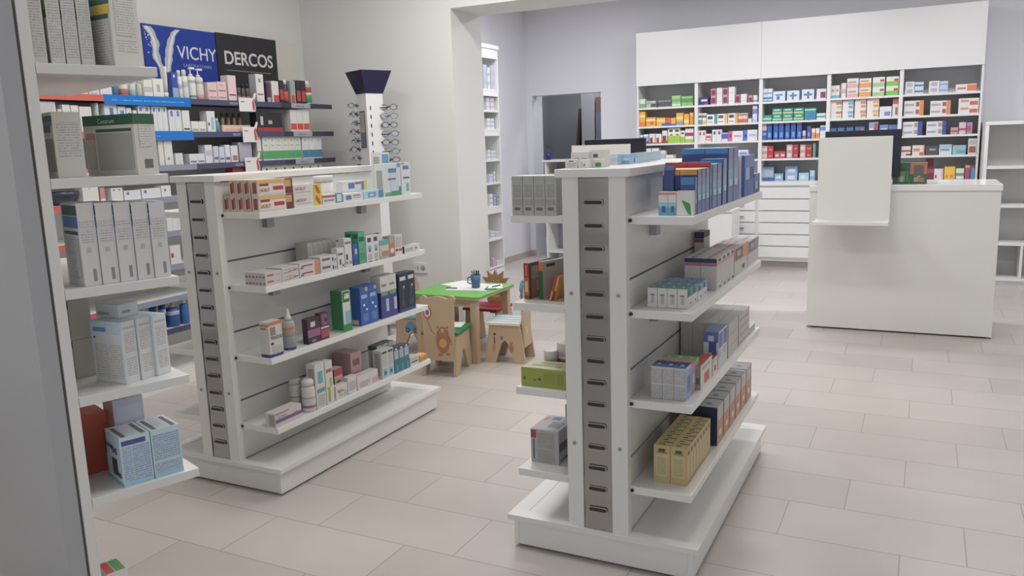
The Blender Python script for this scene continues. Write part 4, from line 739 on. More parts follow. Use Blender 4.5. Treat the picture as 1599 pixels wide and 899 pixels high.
# products on the display
def drow(i, items, xf=XF - .012):
    z = ROWZ[i]; pl = ['top', 'second', 'third', 'fourth', 'fifth', 'sixth', 'seventh', 'lowest'][i] + ' row, cosmetics display'
    for it in items:
        kind, p0, p1, top, desc, col = it[:6]; r = it[6:] ; a = solve((xf, 0, z), 1, px=p0); b = solve((xf, 0, z), 1, px=p1); h = solve((xf, a, 0), 2, py=top) - z
        if i and h > ROWZ[i-1] - z - .03: h = ROWZ[i-1] - z - .03
        if kind == 'box':
            n = r[1] if len(r) > 1 else 1; X = r[0] if r else ''
            for k in range(n):
                y0 = a + (b - a) * k / n; y1 = a + (b - a) * (k + 1) / n - .002; w = min(.06, max(.03, (y1 - y0)))
                carton(desc, pl, xf - w, xf, y0, y1, z - .001, h, col, X, '0,1:%s' % (r[2] if len(r) > 2 else col), '', kind='cosmetics_box', key=y0)
        else:
            rad = (b - a) / 2 * .92
            bottle('cosmetics_' + ('tube' if kind == 'tube' else 'bottle'), desc, pl, xf - rad, (a + b) / 2, z - .001, rad, h, col, r[0] if r else 'e2e2e0', kind, r[1] if len(r) > 1 else (), key=a, cat='tube' if kind == 'tube' else 'bottle')
drow(0, [('box', 116, 138, 130, 'wide white cream carton', 'd9d3d0', '.1,.9@.1,.9:d8c8c4 .3,.5@.1,.9:e2dedb'), ('box', 139.5, 156, 128, 'white carton with blue foot', 'd3d2d4', '0,.2@.1,.8:9fb4cf'), ('box', 157.5, 176, 127, 'white square carton', 'd8d6d5', ''),
 ('flip', 178, 188.5, 126, 'teal lotion bottle', '1f6f94', '1b5a80'), ('flip', 191, 205, 124, 'clear bottle with red label', 'c9c4c0', 'd8d6d2', ((.1, .45, 'b5605c'),)), ('flip', 206, 216, 124, 'clear bottle with blue label', 'bcc4c6', 'd8d8d4', ((.1, .4, '8fb4c4'),)), ('flip', 217, 225, 124, 'clear greenish bottle', 'b9bcae', 'cfd0c8'),
 ('box', 226.5, 240, 124, 'white carton under the foreground shelf', 'dcdbd8', '.3,.6:t'), ('box', 241, 257, 122, 'glossy white carton with silver V', 'dedddb', '.3,.7@.35,.65:a8a8aa'), ('tube', 258, 270, 103, 'tall white standing tube', 'd9d9d4', 'e4e4e0'),
 ('box', 271, 280, 112, 'translucent blue tester block', '1d47a8', '0,.4:8fa6cc .8,.9@.3,.6:dfe8f4'), ('flip', 281.5, 289, 109, 'slim white bottle with blue letter', 'd4d6d8', 'e0e0dc', ((.35, .5, 'a9b0d0'),)), ('flip', 289.5, 299, 108, 'white bottle with grey V', 'd6d8d9', 'dcdcd8', ((.4, .6, 'b9bcc4'),)),
 ('pump', 300, 311, 104, 'white pump bottle with teal foot', 'd8dad6', 'e2e2de', ((.06, .12, '5a8fa8'), (.5, .6, 'a8aeb0'))), ('pump', 311.5, 323, 106, 'white pump bottle with salmon foot', 'd2d0cc', 'dedede', ((.02, .16, 'd0988a'), (.5, .6, 'a8aeb0'))),
 ('box', 326, 340.5, 128, 'pink carton with red print', 'dcc0c4', '.12,.18@.1,.9:b06a7a .48,.56@.1,.9:b06a7a', 1), ('box', 341, 355.5, 127, 'pink carton with red print', 'dcc0c4', '.12,.18@.1,.9:b06a7a .48,.56@.1,.9:b06a7a .8,.84@.2,.6:b06a7a', 1), ('box', 358, 371, 117, 'tall pink carton', 'e0c4c8', '.2,.26@.1,.9:7a2f48'),
 ('flip', 373, 379, 130, 'small black serum bottle', '4a3a38', '1a1a20', ((.0, .3, '8a7266'),)), ('flip', 380, 386, 131, 'small black serum bottle', '4a3a38', '1a1a20', ((.0, .3, '8a7266'),)), ('flip', 387, 393, 131, 'small black serum bottle', '4a3a38', '1a1a20', ((.0, .3, '8a7266'),)),
 ('box', 402, 414, 115, 'tall white carton with dark red V', 'dbd7d6', '.25,.3@.1,.9:8a4a58 .7,.85@.35,.65:8a8a90', 1, 'c4bcc0'), ('box', 418, 424, 128, 'slim purple carton', '5a2f48', '0,.25:9aa0b4'), ('box', 426, 437, 126, 'white carton with red foot', 'd6d3d0', '0,.35@.2,1:c04040'),
 ('box', 438, 445, 125, 'black carton with red panel', '23232c', '.15,.6@.1,.9:b8382f'), ('flip', 446, 454, 124, 'black bottle with red label', '2a2830', 'dcdcdc', ((.1, .5, 'c04a3c'),)), ('box', 455, 463, 125.5, 'grey carton with red triangle', '9a9fa6', '0,.35@.2,.8:b84a40'),
 ('box', 464, 479, 125, 'black carton with red panel', '23232c', '.1,.55@.1,.9:b8382f', 2), ('flip', 480.5, 491, 126, 'white and green bottle with red shoulder', 'd9d9d6', 'dcdcd8', ((.05, .4, '3f9460'), (.5, .75, 'b83a40')))])
drow(1, [('box', 66, 92, 158, 'large white carton with blue curve', 'd0d3da', '.15,.45@.5,.9:b0c4d4 .6,.9@.1,.9:t'), ('box', 94, 101, 170, 'short grey carton', 'c9c8c8', ''), ('box', 102, 114, 163, 'white carton beside the large carton', 'd6d3d1', '.4,.5:t'), ('box', 115, 127, 164, 'white carton with faint print', 'd8d4d2', '.4,.5:t'), ('box', 128, 147, 166, 'broad white carton', 'd5d2d0', ''),
 ('tube', 149.5, 165, 160, 'silver white standing tube', 'c9cccd', 'd8d8d6', ((.3, .6, 'b0b4b8'),)), ('box', 167, 187, 161, 'white carton with blue drop', 'd2d6dc', '.6,.85@.4,.7:3f78b8'), ('box', 188, 200, 166, 'small white carton with blue drop', 'd4d8de', '.55,.85@.3,.8:4f84c0'), ('box', 201, 209, 168, 'slim white carton with blue drop', 'd4d8de', '.5,.8@.3,.8:4f84c0'), ('jar', 211, 217, 172, 'x', 'd4d4d6') if 0 else ('box', 211, 217, 172, 'tiny white carton', 'd8d8da', ''),
 ('box', 219, 238, 165, 'white carton with blue square top', 'd3d7dc', '.8,.95@.3,.7:3f7cc0', 2), ('box', 240, 264, 166, 'tall white carton with blue square', 'd5d8db', '.8,.95@.3,.7:3f7cc0', 3), ('box', 266, 285.5, 171, 'white carton with blue hook', 'd4d7da', '.7,.95@.3,.7:4a84c0', 2), ('box', 287, 298.5, 172, 'white carton with dark green foot', 'd8dad8', '.1,.18@.1,.9:4a5a58'),
 ('box', 300, 323, 189, 'low white carton with green print', 'd9d8d5', '.1,.3@.1,.9:8fb0a0', 2), ('box', 325, 338, 173, 'tall white carton with bottle print', 'd6d8da', '.1,.7@.5,.8:8fb4cc .3,.45@.1,.3:4a4a50', 1), ('flip', 339, 346, 185, 'small teal bottle', '3f94ac', 'c9d4d8'),
 ('box', 348, 392, 195, 'long pink carton under serum bottles', 'dcb8a8', '.2,.4@.1,.9:d0a898'), ('box', 402, 442, 175, 'black gift carton with red foot', '22202c', '0,.22:a8303a .4,.6@.45,.6:a8a8b8 .35,.8@.15,.25:b9bcc8'), ('box', 455, 484.5, 171, 'white carton with red block', 'd9d5d2', '.1,.38@.04,.96:cf4034', 3)])
zz = ROWZ[1]
for k in range(5):
    y = solve((XF - .06, 0, zz), 1, px=349 + k * 9); bottle('cosmetics_bottle', 'small brown serum bottle standing behind the pink carton', 'second row, cosmetics display', XF - .115, y, zz, .014, .125, 'a88a70', '3a302c', 'flip', ((.1, .35, 'd4cabc'),), key=y)
drow(2, [('box', 250, 258, 216, 'white carton beside the green topped carton', 'd2d0cd', ''), ('box', 259, 272, 217, 'tall white plain carton', 'd5d3d0', '.2,.3@.3,.6:8a8a8a'), ('box', 275, 287, 239, 'low white carton', 'd2d2d0', '', 2), ('box', 297, 321, 240, 'low white carton with navy print', 'd3d5db', '.15,.3@.1,.9:5a649a', 2),
 ('box', 322, 333.5, 226, 'pale lilac carton with fine print', 'd0d3e0', '.4,.7@.1,.9:t'), ('box', 335, 343, 228, 'silver carton with blue foot', 'c3c6d2', '.2,.35@.1,.9:5a649a'), ('box', 344, 352, 229, 'silver carton with navy print', 'c6cad6', '.2,.3@.1,.9:4a54a0'), ('box', 353, 361, 226, 'white and navy carton', 'cfd3e2', '.15,.3@.1,.9:4a54a0'), ('box', 362, 373, 227, 'white carton with red frame', 'd4d2d4', '.1,.4@.2,.9:b86a60'),
 ('box', 375, 395, 222, 'grey lilac carton', 'a6a6b8', ''), ('box', 403, 410, 213, 'white carton with green block', 'd4d5cf', '.06,.4:4aa864'), ('box', 412, 471.5, 213, 'white carton with green block', 'd4d5cf', '.06,.4:4aa864 .6,.65@.2,.8:a8aca4 .8,.86@.35,.65:a8aca4', 6), ('box', 473.5, 504, 213, 'white carton with blue block', 'd3d6d8', '.06,.4:3a7fa4 .8,.86@.35,.65:a8aca4', 3)])
drow(3, [('box', 131, 156, 292, 'white square carton beside the dark dome', 'd6d4d1', '.85,.92@.4,.5:9a9a9a'), ('box', 158, 166, 293, 'salmon and white carton', 'c98a88', '0,.25:d8d4d0'), ('box', 175, 193.5, 294, 'white carton with two dark dots', 'd6d5d3', '.8,.9@.2,.35:3a3a40 .8,.9@.65,.8:3a3a40'), ('box', 195, 221, 298, 'low white carton with blue drop', 'd4d6da', '.55,.85@.15,.3:3f74b0'), ('box', 222.5, 252, 295, 'low white carton with blue drop', 'd4d6da', '.55,.85@.12,.25:3f74b0'), ('box', 253, 268, 290, 'white carton at the gondola edge', 'd6d6d8', '.5,.7@.3,.5:3f74b0'),
 ('box', 412, 505, 257, 'white carton with dark dot', 'c9c7c2', '.75,.85@.4,.6:4a4446', 7), ('box', 366, 390, 262, 'dark red carton', '8a2832', '')])
drow(4, [('box', 262, 288, 338, 'small white carton', 'd4d2d0', '', 3)])
drow(5, [('box', 268, 284, 384, 'white carton with red square', 'd2d0ce', '.35,.6@.05,.3:b8303a'), ('box', 250, 266, 386, 'plain white carton', 'd2d0ce', '')])
drow(7, [('box', 126, 160, 485, 'pale pink low carton', 'd2c8c6', ''), ('flip', 162, 170, 478, 'white capped bottle behind the cartons', 'd4d4d2'), ('flip', 192, 202, 474, 'white capped lotion bottle', 'cfd2d2', 'dcdcda'), ('flip', 207, 216, 473, 'pale aqua bottle', 'a8c0c8', 'c9c9c6'), ('flip', 217, 226, 473, 'clear aqua bottle with blue label', '9fbccb', 'b8c4c8', ((.2, .5, '6fa4cc'),)), ('flip', 227, 236, 474, 'clear aqua bottle', 'a4bcc8', 'b8c4c8'),
 ('tube', 240, 254, 455, 'dark blue standing tube', '173a80', '173a80'), ('tube', 254.5, 268, 455, 'blue standing tube with white print', '1c4a94', '1c4a94', ((.6, .75, 'b0bcd8'),)), ('pump', 269, 288, 455, 'blue pump bottle with white pump', '1a4f94', 'dcdcdc', ((.45, .6, '9fb4d8'),)), ('flip', 288.6, 300, 456, 'bright blue bottle with white cap', '1f60ac', 'd8dcdc')])
# dark domed testers at the left end and the price cards clipped to the strips
for rr_, px in ((0, 78), (3, 97)):
    z = ROWZ[rr_]; y = solve((XF - .09, 0, z), 1, px=px); b = MB()
    b.lathe(XF - .09, y, [(.05, z), (.075, z + .03), (.085, z + .05), (.085, z + .068), (.03, z + .07)], mat('dome_navy', s2l('#3a3e52'), .35), 20)
    o = b.build('tester_bowl', loc=(XF - .09, y, z)); PR.append(dict(o=o, desc='dark navy round tester bowl', place=('top' if rr_ == 0 else 'fourth') + ' row, cosmetics display', cat='bowl', key=y, label=None))
for k, (p0, p1, t, bt) in enumerate(((374, 402, 152, 174), (380, 405, 198, 222), (384, 409, 246, 269))):
    xf = XF + .011; z0 = solve((xf, 4.15, 0), 2, py=bt); ya = solve((xf, 0, z0), 1, px=p0); yb = solve((xf, 0, z0), 1, px=p1); z1_ = solve((xf, ya, 0), 2, py=t)
    o = MB().box(xf, ya, z0, xf + .0015, yb - .03, z1_, hexm('dcdad8')).build('price_card', loc=(xf, ya, z0))
    b = MB(); b.prism([(yb - .045, z0 + .005), (yb - .02, z0), (yb - .012, z0 + .03), (yb - .024, z0 + .07), (yb - .012, z1_), (yb - .002, z1_ + .03), (yb - .016, z1_ + .035), (yb - .035, z1_), (yb - .05, z1_ - .02)], 0, xf, xf + .0016, hexm('e2dedc'))
    b.prism([(yb - .040, z0 + .012), (yb - .024, z0 + .008), (yb - .018, z0 + .035), (yb - .028, z0 + .065), (yb - .020, z1_), (yb - .034, z1_ - .01), (yb - .046, z1_ - .03)], 0, xf + .0016, xf + .002, hexm('b83c44'))
    b.box(xf + .0016, ya + .015, z1_ - .03, xf + .0019, ya + .05, z1_ - .022, hexm('b8606a'))
    c = b.build('cutout_figure', o, loc=(xf, ya, z0)); c.location = (0, 0, 0)
    PR.append(dict(o=o, desc='white price card with red cut-out figure', place=['top', 'second', 'third'][k] + ' strip, cosmetics display', cat='price card', key=k, label=None))
# ================================================================ spectacle stand
sx, sy = -3.58, 4.90
ST = empty('spectacle_stand', (sx, sy, 0), 'tall white spectacle stand with navy flared top near the wall corner', 'stand'); so = ST.location
NVY = mat('navy_gloss', s2l('#23244a'), .25); IV = mat('stand_white', (.78, .78, .80), .4)
def ring(r, z, rot=0, n=4): return [(sx + r * math.cos(rot + 2 * math.pi * k / n), sy + r * math.sin(rot + 2 * math.pi * k / n), z) for k in range(n)]
def frustum(mb, r0, z0, r1, z1, m, rot=0, n=4, cap=True):
    a, b = ring(r0, z0, rot, n), ring(r1, z1, rot, n)
    for k in range(n): mb.face([a[k], a[(k + 1) % n], b[(k + 1) % n], b[k]], m)
    if cap: mb.face(a[::-1], m); mb.face(b, m)
R0 = math.radians(20)
b = MB(); frustum(b, .100, 1.80, .170, 1.955, NVY, R0, 4, False); frustum(b, .092, 1.805, .162, 1.953, NVY, R0, 4, False); b.build('flared_header', ST, loc=so)
b = MB(); frustum(b, .095, .12, .095, 1.80, IV, R0); b.build('column', ST, loc=so)
b = MB(); frustum(b, .22, 0, .22, .03, IV, R0, 16); frustum(b, .05, .03, .05, .12, GREYM, R0, 12); b.build('base', ST, loc=so)
dirs = [Vector((math.cos(R0 + math.pi / 4 + k * math.pi / 2), math.sin(R0 + math.pi / 4 + k * math.pi / 2), 0)) for k in range(4)]
def facept(k, u, z, out=0):
    n = dirs[k]; t = Vector((-n.y, n.x, 0)); return Vector((sx, sy, 0)) + n * (.0672 + out) + t * u + Vector((0, 0, z))
front = 2; side = 3       # faces turned to -x-y and +x-y
def facequad(mb, k, u0, u1, z0, z1, m, out=.001): mb.face([facept(k, u0, z0, out), facept(k, u1, z0, out), facept(k, u1, z1, out), facept(k, u0, z1, out)], m)
def vis(k): return dirs[k].dot(Vector((0, 0, 0)) - Vector((sx, sy, 0)))
order = sorted(range(4), key=lambda k: -vis(k)); fA, fB = order[0], order[1]
fA, fB = sorted((fA, fB), key=lambda k: dirs[k].dot(Vector((RI.x, RI.y, 0))))      # fA on the left of the picture, fB on the right
b = MB(); facequad(b, fA, -.040, .040, 1.42, 1.68, hexm('5a5c70'), .002); b.build('poster_frame', ST, loc=so)
b = MB(); facequad(b, fA, -.035, .035, 1.56, 1.67, hexm('a8a29e'), .004); facequad(b, fA, -.035, .035, 1.53, 1.56, hexm('c9a494'), .004); facequad(b, fA, -.035, .035, 1.43, 1.53, hexm('6a6c88'), .004); b.build('poster', ST, loc=so)
HB = mat('hook_black', (.02, .02, .022), .4); FRM = [mat('frame_black', (.03, .03, .035), .3), mat('frame_steel', (.25, .26, .28), .25, .8), mat('frame_brown', (.10, .05, .035), .3), mat('frame_blue', (.12, .16, .24), .3)]
LENS = mat('lens_glass', (.42, .46, .50), .1)
def glasses_mesh(m):
    b = MB()
    for s in (-1, 1):
        pts = [(s * .034 + .026 * math.cos(a), 0, .019 * math.sin(a)) for a in [2 * math.pi * k / 12 for k in range(13)]]
        b.tube(pts, .0022, m, 5); b.tube([(s * .060, 0, .006), (s * .066, .008, .006), (s * .058, .014, .005), (-s * .045, .018 + .003 * s, 0), (-s * .058, .019, -.012)], .0024, m, 5)
    b.tube([(-.009, 0, .004), (0, -.002, .008), (.009, 0, .004)], .002, m, 5)
    return b
gl = []; gk = 0
for col_, (face, u, n, z0, dz, out) in enumerate(((order[0], 0, 0, 0, 0, 0), (fA, -.078, 8, 1.72, -.062, .012), (fB, .095, 7, 1.70, -.062, .03))):
    for k in range(n):
        z = z0 + dz * k; m = FRM[(k * 3 + col_) % 4]
        hp = facept(face, 0.04 if face == fB else -.04, z, 0)
        tip = facept(face, u, z, out)
        MB().tube([hp, facept(face, (u + (.055 if face == fB else -.05)) / 2, z, out * .7), tip], .003, HB, 5).build('hook', ST, loc=so)
        o = glasses_mesh(m).build('eyeglasses'); o.location = tip + Vector((0, 0, .003)); o.rotation_euler = (0, 0, math.radians(20 + 9 * ((k * 7) % 5) + (60 if face == fA else 5)))
        L = MB()
        for s in (-1, 1): L.face([(s * .034 + .024 * math.cos(a), .0005, .017 * math.sin(a)) for a in [2 * math.pi * q / 12 for q in range(12)]], LENS)
        L.build('lens', o)
        PR.append(dict(o=o, desc=('dark', 'steel', 'brown', 'blue')[(k * 3 + col_) % 4] + ' framed spectacles', place=('left' if face == fA else 'right') + ' side, spectacle stand', cat='spectacles', key=-z, label=None))
    if face == fB and n:
        for k in range(8): 
            q = MB(); facequad(q, fB, -.04, -.032, 1.70 - .062 * k - .015, 1.70 - .062 * k + .012, HB, .002); q.build('slot', ST, loc=so)
# ================================================================ children's corner
GRN = mat('table_green', s2l('#6fae55'), .5); RED = mat('seat_red', s2l('#a8343f'), .5); SKY = mat('seat_sky', s2l('#8fbcd6'), .5); DGR = mat('seat_green', s2l('#2f7d4a'), .5); WD2 = mat('birch_edge', s2l('#a98a68'), .6); CRM = mat('seat_cream', s2l('#e0ddd0'), .5)
tx0, tx1, ty0, ty1, tz = -3.06, -2.53, 4.495, 5.03, .45
T = empty('childrens_table', ((tx0 + tx1) / 2, (ty0 + ty1) / 2, 0), 'small square wooden table with a green top', 'table'); to = T.location
def roundrect(x0, y0, x1, y1, r, n=4):
    P = []
    for cx, cy, a0 in ((x1 - r, y0 + r, -math.pi / 2), (x1 - r, y1 - r, 0), (x0 + r, y1 - r, math.pi / 2), (x0 + r, y0 + r, math.pi)):
        P += [(cx + r * math.cos(a0 + math.pi / 2 * k / n), cy + r * math.sin(a0 + math.pi / 2 * k / n)) for k in range(n + 1)]
    return P
MB().prism(roundrect(tx0, ty0, tx1, ty1, .02), 2, tz - .012, tz, GRN).build('table_top', T, loc=to, bevel=.002)
MB().prism(roundrect(tx0 + .002, ty0 + .002, tx1 - .002, ty1 - .002, .02), 2, tz - .022, tz - .012, WOOD).build('top_edge', T, loc=to)
for x in (tx0 + .03, tx1 - .075):
    for y in (ty0 + .02, ty1 - .065): MB().box(x, y, 0, x + .045, y + .045, tz - .022, WOOD).build('leg', T, loc=to, bevel=.003)
pieces('apron', T, [(tx0 + .06, ty0 + .035, tz - .075, tx1 - .06, ty0 + .05, tz - .022), (tx0 + .06, ty1 - .05, tz - .075, tx1 - .06, ty1 - .035, tz - .022)], WOOD, to)
def disc(mb, cx, cz, rx, rz_, m, y, n=20, ax=1, a0=0, a1=2 * math.pi):
    pts = [(cx + rx * math.cos(a0 + (a1 - a0) * k / n), cz + rz_ * math.sin(a0 + (a1 - a0) * k / n)) for k in range(n)]
    if ax == 1: mb.face([(p[0], y, p[1]) for p in pts], m)
    else: mb.face([(y, p[0], p[1]) for p in pts], m)
BRN, ORG, BLK, LBL, YEL = hexm('a9714a'), hexm('d49a50'), hexm('4a342a'), hexm('5f94bc'), hexm('d8c060')
def chair(name, loc, rz, outline, label, seatm, w=.25, d=.25, sh=.275, stripes=None):
    c = empty(name, loc, label, 'chair', 'small wooden chairs round the children\'s table', rz)
    for s in (-1, 1):
        x = s * w / 2
        prof = [(-d / 2 - .035, 0), (-d / 2 + .035, 0), (-.025, .13), (0, .155), (.025, .13), (d / 2 - .035, 0), (d / 2 + .035, 0), (d / 2, sh - .02), (-d / 2, sh - .02)]
        MB().prism(prof, 0, x - .009, x + .009, WOOD).build('side_panel', c)
    MB().box(-w / 2 - .02, -d / 2, sh - .02, w / 2 + .02, d / 2 + .025, sh, seatm).build('seat', c, bevel=.003)
    if stripes:
        for k in range(4): MB().box(-w / 2 + .005 + k * .066, -d / 2 + .002, sh, -w / 2 + .035 + k * .066, d / 2 + .024, sh + .0008, stripes).build('stripe', c)
    bk = MB().prism(outline, 1, -d / 2 - .020, -d / 2 - .003, WOOD).build('backrest', c)
    return c, bk, (w, d, sh)
def bear_outline(w=.108, z0=.10, z1=.52):
    P = [(-w * .86, z0), (w * .86, z0), (w, z1 - .07)]
    P += [(w + .002 - .020 + .026 * math.cos(a), z1 - .035 + .026 * math.sin(a)) for a in [math.radians(q) for q in range(-50, 150, 25)]]
    P += [(w * .62 - w * 1.24 * k / 8, z1 - .028 + .014 * math.sin(math.pi * k / 8)) for k in range(9)]
    P += [(-w + .018 + .026 * math.cos(a), z1 - .035 + .026 * math.sin(a)) for a in [math.radians(q) for q in range(30, 230, 25)]]
    return P + [(-w, z1 - .07)]
c, bk, q = chair('childrens_chair', (-2.680, 4.330, 0), math.radians(12), bear_outline(), 'small wooden chair with bear-shaped back and painted bear, in front of the table', DGR, w=.205)
dec = MB(); y = -q[1] / 2 - .0215
disc(dec, .028, .232, .046, .086, BRN, y); disc(dec, .028, .212, .024, .030, ORG, y - .0004); disc(dec, .028, .292, .010, .011, hexm('e0c8a8'), y - .0004); disc(dec, .028, .291, .004, .004, BLK, y - .0008)
disc(dec, -.003, .313, .008, .008, BRN, y); disc(dec, .059, .313, .008, .008, BRN, y); disc(dec, .008, .138, .016, .009, BRN, y); disc(dec, .058, .142, .015, .008, BRN, y)
for k, cc in enumerate(('d8483c', 'e8d8c0', '4a74b8')): disc(dec, -.066, .405, .028 - .008 * k, .040 - .011 * k, hexm(cc), y - .0003 * k)
dec.tube([(-.070, y, .365), (-.058, y, .330), (-.045, y, .29), (-.02, y, .265)], .0012, BLK, 5); dec.tube([(.062, y, .26), (.075, y, .235), (.085, y, .20)], .0012, BLK, 5)
dec.build('painted_bear', bk)
pap = mat('paper', (.80, .80, .80), .7)
def spiky(w=.095, z0=.255, z1=.505):
    P = []; n = 10; cx, cz = 0, .40
    for k in range(2 * n + 1):
        a = math.radians(-58 + 296 * k / (2 * n)); r = (.128 if k % 2 == 0 else .085) * (1.05 if k % 4 == 0 else .97)
        P.append((cx + r * math.cos(a), cz + r * .92 * math.sin(a)))
    return [(.05, .19)] + P + [(-.05, .19)]
c2, bk2, q = chair('childrens_chair', (-2.775, 5.08, 0), math.pi, spiky(), 'small wooden chair with red seat and spiky hedgehog back, behind the table', RED, w=.24, d=.22)
dec = MB(); y = -q[1] / 2 - .0025
for s in (-1, 1): dec.tube([(s * .02 + .011 * math.cos(a), y + .003, .425 + .011 * math.sin(a)) for a in [math.pi * k / 6 for k in range(7)]], .0025, YEL, 5)
disc(dec, 0, .36, .055, .05, hexm('c9a074'), y + .0008); dec.tube([(-.02, y + .002, .345), (0, y + .002, .335), (.02, y + .002, .345)], .0018, BLK, 5)
dec.build('painted_face', bk2); bk2.data.materials[0] = mat('hedgehog_brown', s2l('#a07e62'), .6)
def head_outline(w=.10, z0=.10, z1=.53):
    return [(-w * .8, z0), (w * .8, z0), (w * .75, .33)] + [(.0 + w * .8 * math.cos(a), .41 + .12 * math.sin(a)) for a in [math.radians(q) for q in range(-20, 201, 20)]] + [(-w * .75, .33)]
c3, bk3, q = chair('childrens_chair', (-2.415, 4.70, 0), math.radians(98), head_outline(), 'small wooden chair with blue and white striped seat, right of the table', CRM, w=.20, d=.21, stripes=SKY)
dec = MB(); x = .5 * q[0] + .0095     # the side panel turned to the camera carries painted animals
def side_deco(mb, s, items):
    for cx, cz, rx, rz_, m in items: disc(mb, cx, cz, rx, rz_, m, s, ax=0)
side_deco(dec, -x, [(.075, .10, .012, .028, hexm('b98a58')), (.070, .155, .004, .03, BLK), (.068, .195, .010, .007, BLK), (.020, .17, .010, .014, hexm('5a7a9a')), (-.045, .10, .016, .028, hexm('b96a48')), (-.045, .135, .011, .011, hexm('b96a48'))])
dec.build('painted_giraffe', c3)
d2 = MB(); y = -q[1] / 2 - .0215
disc(d2, .0, .39, .04, .03, hexm('7a94b8'), y); disc(d2, .025, .41, .028, .022, hexm('d8905c'), y - .0004); disc(d2, -.02, .21, .02, .03, YEL, y)
d2.build('painted_animals', bk3)
b = MB(); b.tube([(-.09, -q[1] / 2 - .012, .44 + .0), (-.095, -q[1] / 2 - .012, .49), (-.07, -q[1] / 2 - .012, .53), (-.045, -q[1] / 2 - .012, .535)], .011, hexm('3f6a94'), 8); b.build('blue_ornament', c3)
c4, bk4, q = chair('childrens_chair', (-3.12, 4.75, 0), math.radians(-90), head_outline(.18), 'small wooden chair with light blue seat and painted car, left of the table', SKY, w=.30, d=.23)
dec = MB(); x = .5 * q[0] + .0095
side_deco(dec, x, [(.0, .19, .055, .026, LBL)]); side_deco(dec, x + .0004, [(-.005, .212, .030, .020, LBL)]); side_deco(dec, x + .0008, [(-.032, .170, .017, .017, BLK), (.032, .170, .017, .017, BLK)]); side_deco(dec, x + .0012, [(-.032, .170, .009, .009, LBL), (.032, .170, .009, .009, LBL)])
dec.build('painted_car', c4)
# paper, pencils and the blue cup
def sheet(x, y, z, w, d, rot, lab):
    o = MB().box(-w / 2, -d / 2, 0, w / 2, d / 2, .0008, pap).build('paper_sheet'); o.location = (x, y, z); o.rotation_euler.z = rot; tag(o, lab, 'paper', 'sheets of paper at the children\'s table'); return o
sheet(-2.76, 4.80, tz + .0004, .297, .21, .2, 'white sheet of paper on the green table, under the blue cup')
sheet(-2.86, 4.90, tz + .0014, .297, .21, -.35, 'white sheet of paper on the green table, beside the corner wall')
sheet(-2.66, 4.86, tz + .0024, .21, .18, .5, 'white sheet of paper on the green table, on the spiky chair side')
sheet(-2.715, 4.42, .276, .20, .15, .3, 'white sheet of paper lying on the green chair seat')
cx, cy = -2.715, 4.80
b = MB(); cm = mat('cup_blue', s2l('#4a668f'), .35); z0 = tz + .0034
b.lathe(cx, cy, [(.028, z0), (.036, z0 + .09), (.033, z0 + .09), (.027, z0 + .006)], cm, 18)
CUP = empty('pencil_cup', (cx, cy, z0), 'blue mug full of pencils on the green table', 'cup'); b.build('cup', CUP, loc=(cx, cy, z0))
b = MB(); b.tube([(cx - .035, cy - .005, z0 + .075), (cx - .056, cy - .012, z0 + .065), (cx - .056, cy - .012, z0 + .035), (cx - .033, cy - .005, z0 + .025)], .005, cm, 6); b.build('cup_handle', CUP, loc=(cx, cy, z0))
for k in range(7):
    a = k * 2.4; cc = ('2a2f48', 'c04a3c', '3a6ab0', '2a2f48', 'd8b040', '3a8a5a', '2a2f48')[k]
    o = MB().tube([(cx + .010 * math.cos(a), cy + .010 * math.sin(a), z0 + .008), (cx + .026 * math.cos(a), cy + .026 * math.sin(a), z0 + .118)], .0038, hexm(cc), 6).build('pencil')
    PR.append(dict(o=o, desc={'2a2f48': 'dark blue', 'c04a3c': 'red', '3a6ab0': 'blue', 'd8b040': 'yellow', '3a8a5a': 'green'}[cc] + ' pencil standing', place='blue mug, children\'s table', cat='pencil', key=k, label=None))
for k, (x, y, r) in enumerate(((-2.63, 4.80, 1.9), (-2.60, 4.88, 1.3), (-2.58, 4.76, .5), (-2.86, 4.72, .1))):
    dx, dy = .04 * math.cos(r), .04 * math.sin(r)
    o = MB().tube([(x - dx, y - dy, tz + .0077), (x + dx, y + dy, tz + .0077)], .004, hexm('2f3566'), 6).build('crayon')
    PR.append(dict(o=o, desc='dark blue crayon lying', place='green table top', cat='crayon', key=k, label=None))
# ================================================================ foreground shelf unit at the left edge
FUx, FUy = -1.757, 1.187; frz = -math.atan2(.339, .941)
FU = empty('foreground_shelf_unit', (FUx, FUy, 0), 'tall white shelf unit cut off by the left edge of the picture', 'shelving', rz=frz)
FZ = [1.623, 1.369, 1.114, .857, .603]; GRP = mat('panel_white_shaded', (.43, .44, .46), .45)  # shade of the panel turned from the light is put into this grey
MB().box(-.74, -.024, .0, 0, -.001, 2.2, WHITE).build('back_board', FU, bevel=.001)
MB().box(-.9, -.030, 0, -.006, -.024, 2.2, mat('gap_grey', (.14, .135, .12), .8)).build('shadow_gap', FU)
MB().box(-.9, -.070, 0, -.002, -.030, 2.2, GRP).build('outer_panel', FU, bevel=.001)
for z in FZ: MB().box(-.70, 0, z - .023, 0, .2625, z, WHITE).build('shelf', FU, bevel=.0015)
MB().box(-.70, 0, 0, .0, .12, .05, WHITE).build('plinth', FU, bevel=.002)
nx_ = Vector((math.cos(frz), math.sin(frz), 0)); ny_ = Vector((-math.sin(frz), math.cos(frz), 0))
def paler(h, k=1.24):
    return h if len(h) < 6 else '%02x%02x%02x' % tuple(min(235, int(int(h[i:i+2], 16) * k)) for i in (0, 2, 4))
